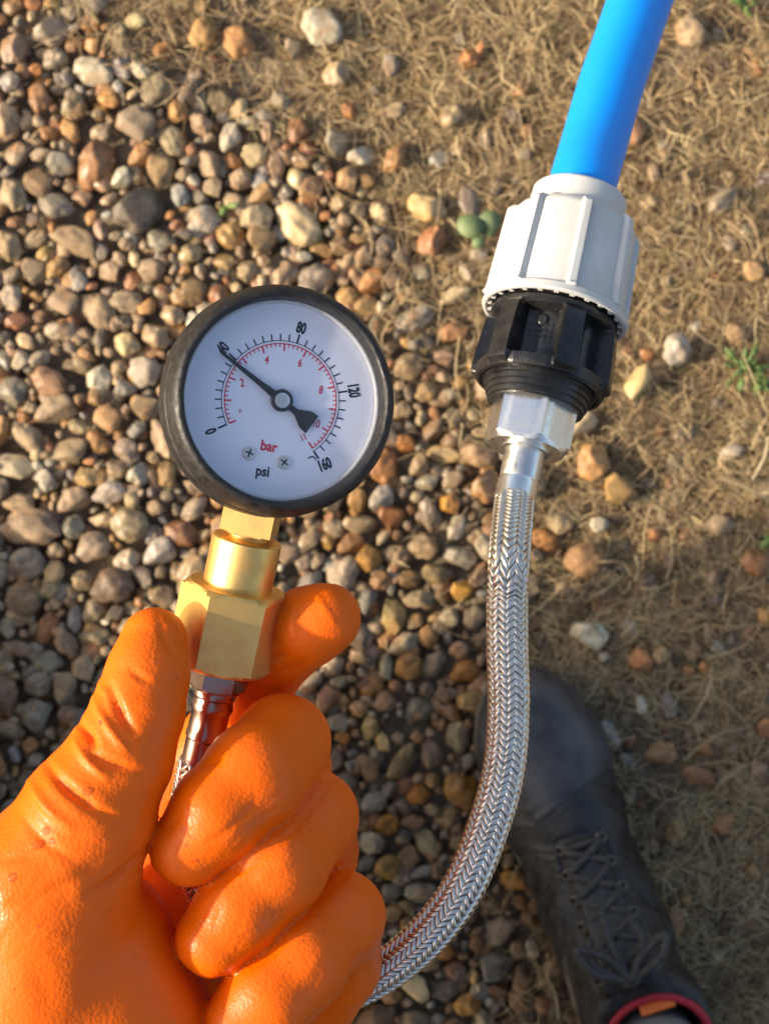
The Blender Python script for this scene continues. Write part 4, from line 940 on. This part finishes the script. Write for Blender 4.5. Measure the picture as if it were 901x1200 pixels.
# socks, trousers, jacket: one crouching figure leaning over the work
def W(M, x, y, z): p = M @ Vector((x, y, z)); return np.array((p.x, p.y, p.z)) * 1000
for M_ in (MTr, MTl):
    a = W(M_, 52, 8, 95); b = W(M_, 30, 6, 215)
    f = Field(np.minimum(a, b) - 45, np.maximum(a, b) + 45, 3.0); f.cone(a, b, 27, 33, 5); V, Qd = f.surface(); V = relax(V, Qd, 2); mesh_obj('sock', V / 1000, Qd, M_SOCK, person)
def body_field(lo, hi, prims, res=9.0, k=30, cuts=()):
    f = Field(lo, hi, res)
    for a, b, ra, rb in prims: f.cone(a, b, ra, rb, k)
    for p, n in cuts: f.plane(p, n, 6)
    V, Qd = f.surface(); V = relax(V, Qd, 3); N = vnormals(V, Qd)
    wv = np.array([mnoise.noise(Vector(v) * .012) * 7 + mnoise.noise(Vector(v) * .035) * 4 for v in V]); return (V + N * wv[:, None]) / 1000, Qd
aR = W(MTr, 5, 4, 235); aL = W(MTl, 50, 4, 150)
kR = np.array((235, -530, 450.)); kL = np.array((-365, -115, 440.)); hR = np.array((100, -760, 330.)); hL = np.array((-110, -760, 300.))
Vb, Qb = body_field((-600, -1050, 80), (420, -20, 680), [(aR, kR, 62, 72), (kR, hR, 78, 100), (aL, kL, 66, 84), (kL, hL, 88, 105), ((-372, -275, 130), (-368, -235, 370), 70, 78), ((-360, -330, 200), (-350, -400, 330), 78, 85), (hR, hL, 135, 135)])  # bulk round the left calf is added out of view to close shadow gaps
M_TR = mat('dark_work_trousers', (.04, .042, .05), .85, bump=.5, bscale=300); mesh_obj('trousers', Vb, Qb, M_TR, person)
sh_l = np.array((-190, -600, 900.)); sh_r = np.array((200, -610, 910.)); el_l = np.array((-330, -500, 730.))
wr_l = np.array(Q(30, 1570, 586)); wr_l2 = np.array((-235, -400, 690.))
Vj, Qj = body_field((-520, -1050, 60), (440, -200, 1150), [((0, -820, 420), (0, -680, 890), 140, 140), (sh_l, sh_r, 85, 85), ((-80, -780, 420), (-90, -620, 880), 110, 115), ((80, -780, 420), (90, -620, 880), 110, 115), (sh_l, el_l, 72, 60), (el_l, wr_l, 58, 47), (sh_r, (310, -680, 700), 72, 58), ((310, -680, 700), (200, -640, 520), 56, 50), ((0, -620, 910), (0, -590, 990), 70, 62), ((-200, -560, 480), (-300, -400, 170), 70, 62)])  # last limb: unseen hanging coat flap, added to shade the ground beside the boot
M_JK = mat('navy_work_jacket', (.03, .04, .07), .8, bump=.5, bscale=260); mesh_obj('jacket', Vj, Qj, M_JK, person)
HD = np.array((0, 60., -185.))
def hd(*p): return np.array(p, float) + HD
fh = Field(hd(-120, -760, 1130), hd(120, -470, 1440), 4.0)
fh.cone(hd(0, -655, 1160), hd(0, -620, 1240), 56, 54, 10); fh.ell(hd(0, -600, 1310), (74, 95, 105), k=14); fh.ell(hd(0, -560, 1255), (52, 58, 56), k=20)
fh.cone(hd(0, -508, 1318), hd(0, -488, 1285), 9, 13, 10); fh.ell(hd(76, -610, 1300), (9, 20, 30), k=5); fh.ell(hd(-76, -610, 1300), (9, 20, 30), k=5)
for s in (-1, 1): fh.ell(hd(s * 32, -514, 1316), (15, 9, 9), k=6, op='cut')
fh.ell(hd(0, -500, 1248), (24, 8, 6), k=4)
V, Qd = fh.surface(); V = relax(V, Qd, 2); M_SKIN = mat('skin', (.5, .27, .18), .5, sss=.2); head = mesh_obj('head', V / 1000, Qd, M_SKIN, person)
for s in (-1, 1): MB().lathe([(.001, 10), (6, 8), (9.5, 2), (10, -2)], 16, Matrix.Translation((s * .032, -.459, 1.131)) @ Matrix.Rotation(-math.pi / 2, 4, 'X') @ Matrix.Scale(.001, 4)).build('eye', mat('eye_white', (.7, .7, .7), .2), head, smooth=True)
fh = Field(hd(-120, -760, 1200), hd(120, -470, 1450), 4.0); fh.ell(hd(0, -612, 1325), (82, 100, 108)); fh.plane(hd(0, -545, 1330), (0, 1, -.75), 8)
V, Qd = fh.surface(); V = relax(V, Qd, 2); mesh_obj('hair', V / 1000, Qd, mat('brown_hair', (.05, .03, .02), .6, bump=.8, bscale=500), head)
